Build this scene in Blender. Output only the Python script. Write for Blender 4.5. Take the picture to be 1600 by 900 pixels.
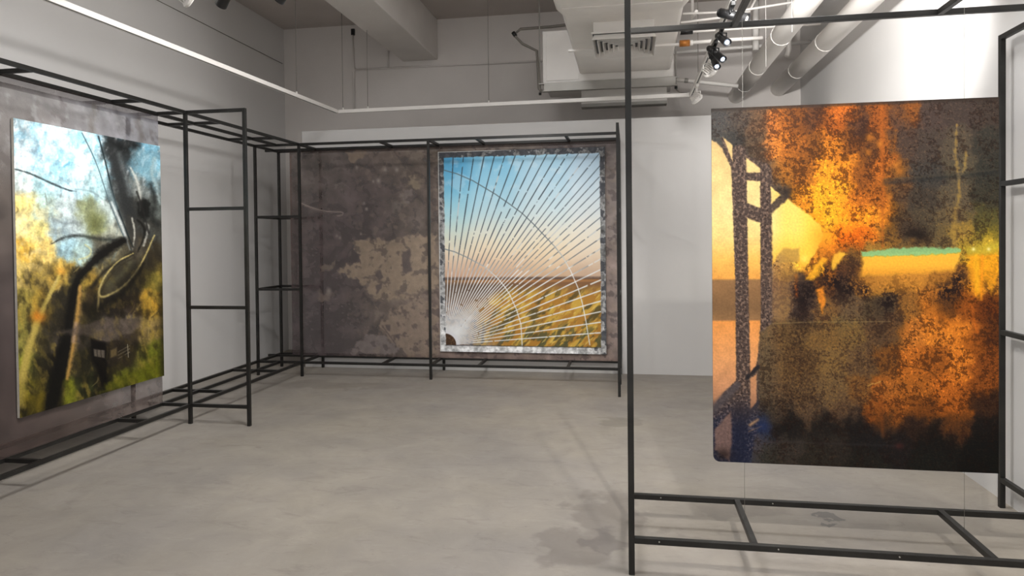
import bpy, bmesh, math, random
import numpy as np
from mathutils import Vector, Matrix

for o in list(bpy.data.objects):
    bpy.data.objects.remove(o, do_unlink=True)
sc = bpy.context.scene
COL = sc.collection
random.seed(5)

# ------------------------------------------------------------------ camera
cam_d = bpy.data.cameras.new('camera')
cam = bpy.data.objects.new('camera', cam_d)
COL.objects.link(cam)
F_PX, CY, YAW, PITCH, ROLL = 1072.07, 389.82, 0.1694, -0.0157, 0.0104
def cam_rot():
    c, s = math.cos(YAW), math.sin(YAW)
    ry = Matrix(((c, s, 0), (-s, c, 0), (0, 0, 1)))
    m = Matrix(((1, 0, 0), (0, 0, -1), (0, 1, 0)))
    c, s = math.cos(PITCH), math.sin(PITCH)
    rx = Matrix(((1, 0, 0), (0, c, s), (0, -s, c)))
    c, s = math.cos(ROLL), math.sin(ROLL)
    rz = Matrix(((c, s, 0), (-s, c, 0), (0, 0, 1)))
    r = rz @ rx @ m @ ry
    return Matrix((r[0], -r[1], -r[2])).transposed()
cam.matrix_world = Matrix.Translation((0, 0, 1.5)) @ cam_rot().to_4x4()
cam_d.sensor_width = 36
cam_d.lens = F_PX / 1600 * 36
cam_d.shift_y = (CY - 450) / 1600
cam_d.clip_start = 0.05
sc.camera = cam

# ------------------------------------------------------------------ world and exposure
W = bpy.data.worlds.new('world'); sc.world = W
W.use_nodes = True
bg = W.node_tree.nodes['Background']
bg.inputs[0].default_value = (.97, .985, 1.0, 1)
bg.inputs[1].default_value = 0.86
sc.view_settings.view_transform = 'Standard'
sc.view_settings.look = 'None'
sc.view_settings.exposure = 0.0
sc.view_settings.gamma = 1.0
sc.view_settings.use_curve_mapping = False

# unseen fill lamps added to brighten the floor; their housings come further down
FILL_PANELS = ((-1.1, 3.7), (1.15, 2.6), (-1.6, -.4), (1.15, -.4))
FILL_W = (80., 84., 12., 12.)
def fill_lamp(x, y, z, parent, watts):
    ld = bpy.data.lights.new('lamp', 'AREA'); ld.shape = 'RECTANGLE'; ld.size = 1.15; ld.size_y = .55
    ld.energy = watts; ld.color = (.985, .99, 1)
    lo = bpy.data.objects.new('lamp', ld); COL.objects.link(lo); lo.parent = parent; lo.location = (x, y, z)

# ------------------------------------------------------------------ materials
def lin(c):
    return tuple((v / 255 / 12.92) if v / 255 <= .04045 else ((v / 255 + .055) / 1.055) ** 2.4 for v in c)

def new_mat(name):
    m = bpy.data.materials.new(name); m.use_nodes = True
    nt = m.node_tree
    return m, nt, nt.nodes, nt.links, nt.nodes['Principled BSDF']

def mat_basic(name, rgb, rough=.5, metal=0, var=.08, scale=6., bump=0., bscale=60., spec=.5):
    """plain procedural material: colour varied by two noises, fine bump"""
    m, nt, N, L, b = new_mat(name)
    c = lin(rgb)
    tc = N.new('ShaderNodeTexCoord')
    n1 = N.new('ShaderNodeTexNoise'); n1.inputs['Scale'].default_value = scale; n1.inputs['Detail'].default_value = 5
    L.new(tc.outputs['Object'], n1.inputs['Vector'])
    r = N.new('ShaderNodeValToRGB')
    r.color_ramp.elements[0].position = .3; r.color_ramp.elements[1].position = .7
    r.color_ramp.elements[0].color = (*[v * (1 - var) for v in c], 1)
    r.color_ramp.elements[1].color = (*[min(1, v * (1 + var)) for v in c], 1)
    L.new(n1.outputs['Fac'], r.inputs['Fac'])
    L.new(r.outputs['Color'], b.inputs['Base Color'])
    b.inputs['Roughness'].default_value = rough
    b.inputs['Metallic'].default_value = metal
    b.inputs['Specular IOR Level'].default_value = spec
    if bump > 0:
        n2 = N.new('ShaderNodeTexNoise'); n2.inputs['Scale'].default_value = bscale; n2.inputs['Detail'].default_value = 4
        L.new(tc.outputs['Object'], n2.inputs['Vector'])
        bp = N.new('ShaderNodeBump'); bp.inputs['Strength'].default_value = bump; bp.inputs['Distance'].default_value = .01
        L.new(n2.outputs['Fac'], bp.inputs['Height']); L.new(bp.outputs['Normal'], b.inputs['Normal'])
    return m

M_wall = mat_basic('white_wall_paint', (221, 219, 217), .85, var=.02, scale=1.3, bump=.08, bscale=120, spec=.2)
M_upper = mat_basic('grey_white_wall_paint', (225, 219, 214), .85, var=.04, scale=1.7, bump=.12, bscale=60, spec=.2)
M_ceil = mat_basic('painted_concrete_ceiling', (198, 190, 184), .9, var=.05, scale=2., bump=.2, bscale=30, spec=.2)
M_beam = mat_basic('painted_concrete_beam', (222, 217, 212), .9, var=.05, scale=2., bump=.2, bscale=30, spec=.2)
M_steel = mat_basic('dark_steel', (38, 37, 35), .42, .3, var=.3, scale=9, bump=.05, bscale=200)
M_white = mat_basic('white_enamel', (240, 236, 231), .45, var=.03, scale=4)
M_galv = mat_basic('duct_insulation_white', (240, 236, 231), .6, var=.05, scale=3, bump=.15, bscale=25)
M_grey = mat_basic('grey_metal', (165, 162, 156), .45, .3, var=.08)
M_black = mat_basic('black_plastic', (22, 22, 23), .4, var=.2, scale=20)
M_brass = mat_basic('brass_valve', (176, 112, 48), .4, .4, var=.15, scale=20)
M_wire = mat_basic('hanging_wire_steel', (150, 147, 140), .5, .5, var=.05)
M_seam = mat_basic('grey_cable', (120, 115, 108), .7, var=.05)
M_edge = mat_basic('panel_edge', (196, 190, 180), .7, var=.12, scale=30)
M_darkedge = mat_basic('dark_panel_edge', (40, 34, 32), .5, var=.12, scale=30)

def mat_emit(name, rgb, s):
    m, nt, N, L, b = new_mat(name)
    b.inputs['Base Color'].default_value = (*lin(rgb), 1)
    b.inputs['Emission Color'].default_value = (*lin(rgb), 1)
    b.inputs['Emission Strength'].default_value = s
    return m
M_lens = mat_emit('lit_lens', (215, 230, 255), 2.2)
M_lensw = mat_emit('frosted_lens', (240, 238, 232), .5)

def mat_floor():
    m, nt, N, L, b = new_mat('worn_concrete_floor')
    tc = N.new('ShaderNodeTexCoord')
    def noise(scale, det=6, rough=.6, dist=0., vec=None):
        n = N.new('ShaderNodeTexNoise'); n.inputs['Scale'].default_value = scale
        n.inputs['Detail'].default_value = det; n.inputs['Roughness'].default_value = rough
        n.inputs['Distortion'].default_value = dist
        L.new(vec if vec else tc.outputs['Object'], n.inputs['Vector']); return n.outputs['Fac']
    def ramp(src, p0, c0, p1, c1):
        r = N.new('ShaderNodeValToRGB'); e = r.color_ramp.elements
        e[0].position = p0; e[1].position = p1; e[0].color = (*c0, 1); e[1].color = (*c1, 1)
        L.new(src, r.inputs['Fac']); return r.outputs['Color']
    def mix(fac, a, bb, mode='MIX'):
        x = N.new('ShaderNodeMix'); x.data_type = 'RGBA'; x.blend_type = mode
        if isinstance(fac, float): x.inputs[0].default_value = fac
        else: L.new(fac, x.inputs[0])
        L.new(a, x.inputs[6])
        if isinstance(bb, tuple): x.inputs[7].default_value = (*bb, 1)
        else: L.new(bb, x.inputs[7])
        return x.outputs[2]
    g = lambda v: (v, v, v)
    col = ramp(noise(.7, 4), .35, lin((152, 146, 140)), .65, lin((164, 156, 144)))
    col = mix(.55, col, ramp(noise(3.2, 8, .65, .6), .35, g(.78), .68, g(1.08)), 'MULTIPLY')
    mp = N.new('ShaderNodeMapping'); mp.inputs['Scale'].default_value = (1, 2.6, 1); mp.inputs['Rotation'].default_value = (0, 0, .5)
    L.new(tc.outputs['Object'], mp.inputs['Vector'])
    sc1 = ramp(noise(6.5, 10, .75, 1.0, mp.outputs[0]), .56, g(0), .74, g(.32))
    col = mix(sc1, col, lin((186, 179, 166)))
    sc2 = ramp(noise(4.2, 10, .75, .8, mp.outputs[0]), .32, g(.42), .46, g(0))
    col = mix(sc2, col, lin((122, 115, 108)))
    sp = ramp(noise(38, 3, .5), .70, g(0), .76, g(.5))
    col = mix(sp, col, lin((118, 110, 102)))
    # damp stains with ragged edges, each with its own place on the slab
    wn = N.new('ShaderNodeTexNoise'); wn.inputs['Scale'].default_value = 4.5; wn.inputs['Detail'].default_value = 6
    L.new(tc.outputs['Object'], wn.inputs['Vector'])
    sub = N.new('ShaderNodeVectorMath'); sub.operation = 'SUBTRACT'; sub.inputs[1].default_value = (.5, .5, .5)
    L.new(wn.outputs['Color'], sub.inputs[0])
    scl = N.new('ShaderNodeVectorMath'); scl.operation = 'SCALE'; scl.inputs['Scale'].default_value = .55
    L.new(sub.outputs[0], scl.inputs[0])
    add = N.new('ShaderNodeVectorMath'); add.operation = 'ADD'
    L.new(tc.outputs['Object'], add.inputs[0]); L.new(scl.outputs[0], add.inputs[1])
    for (x, y, rx, ry, a, rgb) in ((-.13, 3.75, .20, .30, .55, (120, 113, 107)), (-.30, 3.28, .16, .22, .5, (118, 111, 106)),
                                   (-.12, 3.42, .12, .14, .55, (108, 102, 100)), (.12, 3.45, .24, .10, .45, (120, 114, 108)),
                                   (.62, 3.93, .26, .10, .40, (126, 119, 112)), (-.08, 5.62, .18, .13, .4, (118, 114, 104)),
                                   (1.02, 3.83, .05, .025, .6, (96, 96, 96)), (.9, 6.3, .35, .2, .3, (122, 116, 106)),
                                   (-2.3, 2.3, .5, .25, .2, (128, 118, 112)), (-3.0, 6.7, .7, .18, .3, (120, 112, 103))):
        s1 = N.new('ShaderNodeVectorMath'); s1.operation = 'SUBTRACT'; s1.inputs[1].default_value = (x, y, 0)
        L.new(add.outputs[0], s1.inputs[0])
        s2 = N.new('ShaderNodeVectorMath'); s2.operation = 'MULTIPLY'; s2.inputs[1].default_value = (1 / rx, 1 / ry, 0)
        L.new(s1.outputs[0], s2.inputs[0])
        ln = N.new('ShaderNodeVectorMath'); ln.operation = 'LENGTH'; L.new(s2.outputs[0], ln.inputs[0])
        f = N.new('ShaderNodeMapRange'); f.interpolation_type = 'SMOOTHSTEP'
        f.inputs['From Min'].default_value = 1.2; f.inputs['From Max'].default_value = .85
        f.inputs['To Min'].default_value = 0; f.inputs['To Max'].default_value = a
        L.new(ln.outputs['Value'], f.inputs['Value'])
        col = mix(f.outputs[0], col, lin(rgb))
    L.new(col, b.inputs['Base Color'])
    L.new(ramp(noise(2.5, 6), .3, g(.5), .7, g(.72)), b.inputs['Roughness'])
    b.inputs['Specular IOR Level'].default_value = .35
    bp = N.new('ShaderNodeBump'); bp.inputs['Strength'].default_value = .12; bp.inputs['Distance'].default_value = .01
    L.new(noise(22, 8, .7), bp.inputs['Height']); L.new(bp.outputs[0], b.inputs['Normal'])
    return m

def mat_print(name, gain=1.0, rough=.55, grain=.10, gscale=220., alpha=1.0, coat=0., spec=.3):
    """flat print: colours painted on the sheet (attribute 'print') with fine woven grain"""
    m, nt, N, L, b = new_mat(name)
    at = N.new('ShaderNodeAttribute'); at.attribute_name = 'print'
    tc = N.new('ShaderNodeTexCoord')
    n = N.new('ShaderNodeTexNoise'); n.inputs['Scale'].default_value = gscale; n.inputs['Detail'].default_value = 3
    L.new(tc.outputs['Object'], n.inputs['Vector'])
    mr = N.new('ShaderNodeMapRange')
    mr.inputs['From Min'].default_value = .25; mr.inputs['From Max'].default_value = .75
    mr.inputs['To Min'].default_value = gain * (1 - grain); mr.inputs['To Max'].default_value = gain * (1 + grain)
    L.new(n.outputs['Fac'], mr.inputs['Value'])
    vm = N.new('ShaderNodeVectorMath'); vm.operation = 'SCALE'
    L.new(at.outputs['Color'], vm.inputs[0]); L.new(mr.outputs[0], vm.inputs['Scale'])
    L.new(vm.outputs[0], b.inputs['Base Color'])
    b.inputs['Roughness'].default_value = rough
    b.inputs['Specular IOR Level'].default_value = spec
    b.inputs['Coat Weight'].default_value = coat
    b.inputs['Coat Roughness'].default_value = .15
    b.inputs['Alpha'].default_value = alpha
    return m

# ------------------------------------------------------------------ mesh helpers
def link(name, me, parent=None):
    o = bpy.data.objects.new(name, me); COL.objects.link(o)
    if parent is not None: o.parent = parent
    return o

def finish(name, bm, mat, parent=None, smooth=False, bevel=0.):
    me = bpy.data.meshes.new(name)
    bmesh.ops.recalc_face_normals(bm, faces=bm.faces)
    if smooth:
        for f in bm.faces: f.smooth = True
    bm.to_mesh(me); bm.free()
    for mm in (mat if isinstance(mat, (list, tuple)) else [mat]): me.materials.append(mm)
    o = link(name, me, parent)
    if bevel:
        md = o.modifiers.new('bevel', 'BEVEL'); md.width = bevel; md.segments = 2; md.limit_method = 'ANGLE'
    if smooth:
        try: me.shade_auto_smooth = True
        except Exception: pass
    return o

def add_box(bm, a, b, mi=0):
    x0, x1 = sorted((a[0], b[0])); y0, y1 = sorted((a[1], b[1])); z0, z1 = sorted((a[2], b[2]))
    vs = [bm.verts.new(p) for p in ((x0, y0, z0), (x1, y0, z0), (x1, y1, z0), (x0, y1, z0), (x0, y0, z1), (x1, y0, z1), (x1, y1, z1), (x0, y1, z1))]
    for f in ((0, 3, 2, 1), (4, 5, 6, 7), (0, 1, 5, 4), (1, 2, 6, 5), (2, 3, 7, 6), (3, 0, 4, 7)):
        bm.faces.new([vs[i] for i in f]).material_index = mi

def box(name, a, b, mat, parent=None, bevel=0.):
    bm = bmesh.new(); add_box(bm, a, b); return finish(name, bm, mat, parent, bevel=bevel)

def add_tube(bm, p, q, r, r2=None, seg=12, caps=True, mi=0):
    p = Vector(p); q = Vector(q); r2 = r if r2 is None else r2
    d = (q - p).normalized(); u = d.orthogonal().normalized(); w = d.cross(u)
    A = []; B = []
    for i in range(seg):
        t = 2 * math.pi * i / seg; k = u * math.cos(t) + w * math.sin(t)
        A.append(bm.verts.new(p + k * r)); B.append(bm.verts.new(q + k * r2))
    for i in range(seg):
        f = bm.faces.new((A[i], A[(i + 1) % seg], B[(i + 1) % seg], B[i])); f.smooth = True; f.material_index = mi
    if caps:
        bm.faces.new(A[::-1]).material_index = mi; bm.faces.new(B).material_index = mi

def add_path(bm, pts, r, seg=8):
    """a bent pipe: one ring per point, mitred at the bends"""
    pts = [Vector(p) for p in pts]; rings = []
    up = None
    for i, p in enumerate(pts):
        d = (pts[min(i + 1, len(pts) - 1)] - pts[max(i - 1, 0)]).normalized()
        if up is None: up = d.orthogonal().normalized()
        up = (up - d * up.dot(d)).normalized(); w = d.cross(up)
        rings.append([bm.verts.new(p + (up * math.cos(2 * math.pi * k / seg) + w * math.sin(2 * math.pi * k / seg)) * r) for k in range(seg)])
    for A, B in zip(rings, rings[1:]):
        for k in range(seg):
            bm.faces.new((A[k], A[(k + 1) % seg], B[(k + 1) % seg], B[k])).smooth = True
    bm.faces.new(rings[0][::-1]); bm.faces.new(rings[-1])

def tube(name, p, q, r, mat, parent=None, seg=14, r2=None):
    bm = bmesh.new(); add_tube(bm, p, q, r, r2, seg); return finish(name, bm, mat, parent)

def path(name, pts, r, mat, parent=None, seg=8):
    bm = bmesh.new(); add_path(bm, pts, r, seg); return finish(name, bm, mat, parent)

def tag(o, label, cat, group=None):
    o['label'] = label; o['category'] = cat
    if group: o['group'] = group
    return o

def thing(name, label, cat, loc=(0, 0, 0), group=None):
    o = bpy.data.objects.new(name, None); COL.objects.link(o)
    o.location = loc; o.empty_display_size = .1
    return tag(o, label, cat, group)

def struct(o): o['kind'] = 'structure'; return o

# ------------------------------------------------------------------ the setting
XL, XR, YB, YN, ZC = -4.65, 2.055, 8.80, -2.2, 4.40
YP, ZP, XP = 7.63, 2.80, -3.82
struct(box('floor', (XL - .1, YN, -.1), (XR + .1, YB + .1, 0), mat_floor()))
struct(box('ceiling', (XL - .1, YN, ZC), (XR + .1, YB + .1, ZC + .12), M_ceil))
struct(box('wall_left', (XL - .1, YN, 0), (XL, YB + .1, ZC), M_wall))
struct(box('wall_right', (XR, YN, 0), (XR + .1, YB + .1, ZC), M_wall))
struct(box('wall_back', (XL, YB, 0), (XR, YB + .1, ZC), M_upper))
struct(box('wall_partition', (XP, YP, 0), (XR, YP + .12, ZP), M_wall))
struct(box('ceiling_beam', (-2.95, YN, 3.87), (-2.47, YB, ZC), M_beam, bevel=.012))

# ------------------------------------------------------------------ steel frames (one module: 0.526 m deep, rungs every 0.805 m)
T = .027; HT = T / 2
ZS = (.155, .963, 1.770, 2.563)
H = ZS[3]
WM = .526
def bar(name, p, q, parent, t=T, bolts=False):
    o = box(name, tuple(min(a, b) - t / 2 for a, b in zip(p, q)), tuple(max(a, b) + t / 2 for a, b in zip(p, q)), M_steel, parent, bevel=.002)
    return o
def post(x, y, root):
    return box('post', (x - HT, y - HT, 0), (x + HT, y + HT, H + HT), M_steel, root, bevel=.002)
def railx(x0, x1, y, z, root, name='rail'):
    return box(name, (x0 + HT, y - HT, z - HT), (x1 - HT, y + HT, z + HT), M_steel, root, bevel=.002)
def raily(x, y0, y1, z, root, name='rail'):
    return box(name, (x - HT, y0 + HT, z - HT), (x + HT, y1 - HT, z + HT), M_steel, root, bevel=.002)

XA, YA, XB, YC = -3.583, 5.115, -3.056, 7.077
XW, XM = XA - WM, XA - WM / 2
Y0 = 1.2
# frame along the left wall
fl = thing('steel_frame', 'long dark steel tube frame with a ladder end, standing along the left wall', 'frame', (0, 0, 0))
for y in (Y0, YA):
    post(XA, y, fl); post(XW, y, fl)
post(XB, YA, fl)
for z in (ZS[0], H):
    for x in (XA, XW):
        raily(x, Y0, YA, z, fl); raily(x, YA, YC, z, fl)
    raily(XM, Y0 + .1, YC - .02, z, fl)
    for y in (1.75, 2.70, 3.66, 4.61, 5.61, 6.57):
        railx(XW, XM, y, z, fl, 'rung'); railx(XM, XA, y, z, fl, 'rung')
    railx(XW, XM, YA, z, fl, 'rung'); railx(XM, XA, YA, z, fl, 'rung')
for z in ZS: railx(XA, XB, YA, z, fl, 'rung')
# frame along the back partition
YE, YFAB = YC + WM, 7.49
XE, YF, XD = -.102, 6.519, -2.106
fb = thing('steel_frame', 'dark steel tube frame standing in front of the back partition, with a shelf-like corner tower', 'frame', (0, 0, 0))
for x in (XW, XA, XD, XE):
    post(x, YC, fb); post(x, YE, fb)
post(XE, YF, fb)
for z in (ZS[0], H):
    for x0, x1 in ((XW, XA), (XA, XD), (XD, XE)):
        railx(x0, x1, YC, z, fb); railx(x0, x1, YE, z, fb)
    box('rail', (-4.215, YFAB - HT, z - HT), (XE - HT, YFAB + HT, z + HT), M_steel, fb, bevel=.002)
    for x in (-2.65, -1.585, -.64):
        raily(x, YC, YFAB, z, fb, 'rung'); raily(x, YFAB, YE, z, fb, 'rung')
    for x in (XW, XA, XD, XE):
        raily(x, YC, YFAB, z, fb, 'rung'); raily(x, YFAB, YE, z, fb, 'rung')
for z in ZS[1:3]:
    railx(XW, XA, YC, z, fb, 'rung'); railx(XW, XA, YE, z, fb, 'rung')
    raily(XW, YC, YE, z, fb, 'rung')
for z in ZS: raily(XE, YF, YC, z, fb, 'rung')
# frame at the front right
XG, YG, XR1, YR1 = 0.0, 3.081, 2.0, 3.607
fr = thing('steel_frame', 'dark steel tube frame nearest the viewer, around the orange panel on the right', 'frame', (0, 0, 0))
for x in (XG, XR1):
    post(x, YG, fr); post(x, YR1, fr)
post(XR1, YR1 + WM, fr)
for z in (ZS[0], H):
    railx(XG, XR1, YG, z, fr); railx(XG, XR1, YR1, z, fr)
    for x in (XG, .5275, 1.4733, XR1): raily(x, YG, YR1, z, fr, 'rung')
for z in ZS: raily(XR1, YR1, YR1 + WM, z, fr, 'rung')
def bolt(p, axis, root):
    d = Vector(axis); p = Vector(p)
    tube('bolt', p, p + d * .003, .0032, M_grey, root, 8)
for x in (.12, .62, 1.1): bolt((x, YG - HT, ZS[0] + .002), (0, -1, 0), fr)
for x in (.15, .70): bolt((x, YR1 - HT, ZS[0] + .002), (0, -1, 0), fr)

# ------------------------------------------------------------------ painted prints
class Sheet:
    """a flat print: a fine grid on which colours are laid in sketch units"""
    def __init__(s, nu, nv, corners, seed):
        # corners: sketch coordinates of top-left, top-right, bottom-right, bottom-left
        s.nu, s.nv = nu, nv; s.rng = np.random.default_rng(seed)
        u, t = np.meshgrid(np.linspace(0, 1, nu), np.linspace(0, 1, nv))
        s.u, s.t = u.ravel(), t.ravel()
        A = []; B = []
        for (uu, tt), (x, y) in zip(((0, 0), (1, 0), (1, 1), (0, 1)), corners):
            A.append([uu, tt, 1, 0, 0, 0, -uu * x, -tt * x]); B.append(x)
            A.append([0, 0, 0, uu, tt, 1, -uu * y, -tt * y]); B.append(y)
        h = np.append(np.linalg.solve(np.array(A, float), np.array(B, float)), 1).reshape(3, 3)
        P = h @ np.stack([s.u, s.t, np.ones_like(s.u)])
        f4 = np.float32
        s.X, s.Y = (P[0] / P[2]).astype(f4), (P[1] / P[2]).astype(f4)
        s.u = s.u.astype(f4); s.t = s.t.astype(f4)
        s.C = np.full((len(s.u), 3), 128, f4)
    def fbm(s, scale, octv=4, ax=1., gain=.55, ang=0., ridge=False):
        """gradient noise, about 0..1 around 0.5, feature size in sketch units"""
        ca, sa = math.cos(ang), math.sin(ang)
        x = (s.X * ca + s.Y * sa) / (scale * ax); y = (-s.X * sa + s.Y * ca) / scale
        out = np.zeros_like(x); amp = 1.; tot = 0.
        for o in range(octv):
            th = s.rng.random(64 * 64) * 6.2832
            gx, gy = np.cos(th).astype(np.float32), np.sin(th).astype(np.float32)
            ox, oy = s.rng.random(2) * 50
            xx, yy = x + np.float32(ox), y + np.float32(oy)
            i, j = np.floor(xx), np.floor(yy)
            fx, fy = xx - i, yy - j
            i = i.astype(np.int32) & 63; j = j.astype(np.int32) & 63
            i1, j1 = (i + 1) & 63, (j + 1) & 63
            k00, k10, k01, k11 = j * 64 + i, j * 64 + i1, j1 * 64 + i, j1 * 64 + i1
            wx = fx * fx * fx * (fx * (fx * 6 - 15) + 10); wy = fy * fy * fy * (fy * (fy * 6 - 15) + 10)
            a = gx[k00] * fx + gy[k00] * fy; b = gx[k10] * (fx - 1) + gy[k10] * fy
            c = gx[k01] * fx + gy[k01] * (fy - 1); d = gx[k11] * (fx - 1) + gy[k11] * (fy - 1)
            v = (a + (b - a) * wx) * (1 - wy) + (c + (d - c) * wx) * wy
            out += (np.abs(v) if ridge else v) * amp; tot += amp * amp; amp *= gain; x = x * 2.03; y = y * 2.03
        if ridge: return out / out.max()
        return np.clip(.5 + out / (tot ** .5) * .82, 0, 1)
    def under(s, pts, sig, warp=0., wscale=30):
        X, Y = s.X, s.Y
        if warp:
            X = X + (s.fbm(wscale, 4) - .5) * 2.4 * warp; Y = Y + (s.fbm(wscale, 4) - .5) * 2.4 * warp
        x0, y0, st = s.X.min() - 20, s.Y.min() - 20, 2.5
        gx = np.arange(x0, s.X.max() + 20, st); gy = np.arange(y0, s.Y.max() + 20, st)
        acc = np.zeros((len(gy), len(gx), 3)); w = np.zeros((len(gy), len(gx))) + 1e-12
        for (x, y, c) in pts:
            k = np.exp(-np.minimum(((gx[None] - x) ** 2 + (gy[:, None] - y) ** 2) / (2 * sig * sig), 60.)) + 1e-9
            acc += k[..., None] * np.array(c, float); w += k
        g = acc / w[..., None]
        fx = np.clip((X - x0) / st, 0, len(gx) - 1.01); fy = np.clip((Y - y0) / st, 0, len(gy) - 1.01)
        i, j = fx.astype(int), fy.astype(int); fx = (fx - i)[:, None]; fy = (fy - j)[:, None]
        s.C = ((g[j, i] * (1 - fx) + g[j, i + 1] * fx) * (1 - fy) + (g[j + 1, i] * (1 - fx) + g[j + 1, i + 1] * fx) * fy).astype(np.float32)
    def lay(s, a, c, idx=None):
        a = np.clip(a, 0, 1)[:, None]
        c = np.asarray(c, np.float32)
        if idx is None: s.C = s.C * (1 - a) + c * a
        else:
            if c.ndim == 2 and len(c) == len(s.C): c = c[idx]
            s.C[idx] = s.C[idx] * (1 - a) + c * a
    def near(s, pts, m):
        xs = [p[0] for p in pts]; ys = [p[1] for p in pts]
        return np.nonzero((s.X > min(xs) - m) & (s.X < max(xs) + m) & (s.Y > min(ys) - m) & (s.Y < max(ys) + m))[0]
    def segd(s, pts, X, Y, closed=False, widths=None):
        d = np.full(len(X), 1e9); wv = np.ones(len(X))
        n = len(pts)
        for k in range(n if closed else n - 1):
            (x0, y0), (x1, y1) = pts[k], pts[(k + 1) % n]
            dx, dy = x1 - x0, y1 - y0; L2 = dx * dx + dy * dy + 1e-9
            q = np.clip(((X - x0) * dx + (Y - y0) * dy) / L2, 0, 1)
            dd = np.hypot(X - x0 - q * dx, Y - y0 - q * dy)
            m = dd < d
            if widths is not None:
                wv = np.where(m, widths[k] * (1 - q) + widths[(k + 1) % n] * q, wv)
            d = np.where(m, dd, d)
        return d, wv
    def spline(s, pts, ws, n=6):
        """Catmull-Rom through the points"""
        P = [np.array(p, float) for p in pts]; out = []; wo = []
        if len(P) < 3: return pts, ws
        for k in range(len(P) - 1):
            p0, p1, p2, p3 = P[max(k - 1, 0)], P[k], P[k + 1], P[min(k + 2, len(P) - 1)]
            for q in range(n):
                t = q / n
                out.append(tuple(.5 * (2 * p1 + (p2 - p0) * t + (2 * p0 - 5 * p1 + 4 * p2 - p3) * t * t + (3 * p1 - p0 - 3 * p2 + p3) * t ** 3)))
                wo.append(ws[k] * (1 - t) + ws[k + 1] * t)
        out.append(tuple(P[-1])); wo.append(ws[-1])
        return out, wo
    def stroke(s, pts, w, c, a=1., soft=.6, rag=0., rs=6, fade=False):
        ws = list(w) if isinstance(w, (list, tuple)) else [w] * len(pts)
        pts, ws = s.spline(pts, ws)
        idx = s.near(pts, max(ws) * (1 + soft) + rag + 2)
        d, wv = s.segd(pts, s.X[idx], s.Y[idx], widths=ws)
        if rag: d = d + (s.fbm(rs, 3)[idx] - .5) * 2 * rag
        e = soft * np.maximum(wv, 1.)
        s.lay(np.clip((wv / 2 + e / 2 - d) / e, 0, 1) * a, c, idx)
    def poly(s, pts, c, a=1., soft=1.5, warp=0., ws=10):
        idx = s.near(pts, soft + warp * 2 + 2)
        X, Y = s.X[idx], s.Y[idx]
        if warp:
            X = X + (s.fbm(ws, 3)[idx] - .5) * 2.4 * warp; Y = Y + (s.fbm(ws, 3)[idx] - .5) * 2.4 * warp
        ins = np.zeros(len(X), bool); n = len(pts)
        for k in range(n):
            (x0, y0), (x1, y1) = pts[k], pts[(k + 1) % n]
            if y0 == y1: continue
            ins ^= ((y0 > Y) != (y1 > Y)) & (X < (x1 - x0) * (Y - y0) / (y1 - y0) + x0)
        d, _ = s.segd(pts, X, Y, True)
        k = np.clip(np.where(ins, d, -d) / soft + .5, 0, 1)
        s.lay(k * a, c, idx)
        full = np.zeros(len(s.X), np.float32); full[idx] = k
        return full
    def blob(s, x, y, rx, ry, c, a=1., ang=0.):
        r = max(rx, ry) * 2.4
        idx = s.near([(x, y)], r)
        ca, sa = math.cos(ang), math.sin(ang)
        dx, dy = s.X[idx] - x, s.Y[idx] - y
        p = (dx * ca + dy * sa) / rx; q = (-dx * sa + dy * ca) / ry
        s.lay(np.exp(-(p * p + q * q)) * a, c, idx)
    def density(s, base, spots):
        d = np.full(len(s.X), base, np.float32)
        for (x, y, rx, ry, v) in spots:
            k = np.exp(-((s.X - x) / rx) ** 2 - ((s.Y - y) / ry) ** 2)
            d = d * (1 - k) + v * k
        return d
    def build(s, name, mat, origin, eu, ev, parent, relief=None, nrm=None):
        """origin top-left, eu along the width, ev down the height"""
        o = np.array(origin, float); eu = np.array(eu, float); ev = np.array(ev, float)
        co = o + s.u[:, None] * eu + s.t[:, None] * ev
        if relief is not None: co = co + relief[:, None] * np.array(nrm, float)
        nu, nv = s.nu, s.nv
        i = (np.arange(nv - 1)[:, None] * nu + np.arange(nu - 1)[None]).ravel()
        F = np.stack([i, i + nu, i + nu + 1, i + 1], 1)
        me = bpy.data.meshes.new(name)
        me.vertices.add(len(co)); me.vertices.foreach_set('co', co.ravel().astype(np.float32))
        me.loops.add(F.size); me.loops.foreach_set('vertex_index', F.ravel().astype(np.int32))
        me.polygons.add(len(F)); me.polygons.foreach_set('loop_start', (np.arange(len(F)) * 4).astype(np.int32))
        me.update(calc_edges=True)
        c = np.clip(s.C, 0, 255) / 255
        c = np.where(c <= .04045, c / 12.92, ((c + .055) / 1.055) ** 2.4)
        at = me.attributes.new('print', 'FLOAT_COLOR', 'POINT')
        at.data.foreach_set('color', np.concatenate([c, np.ones((len(c), 1))], 1).ravel().astype(np.float32))
        me.polygons.foreach_set('use_smooth', np.ones(len(F), bool))
        me.materials.append(mat)
        return link(name, me, parent)

def smooth01(x, a, b):
    k = np.clip((x - a) / (b - a), 0, 1); return k * k * (3 - 2 * k)

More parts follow.
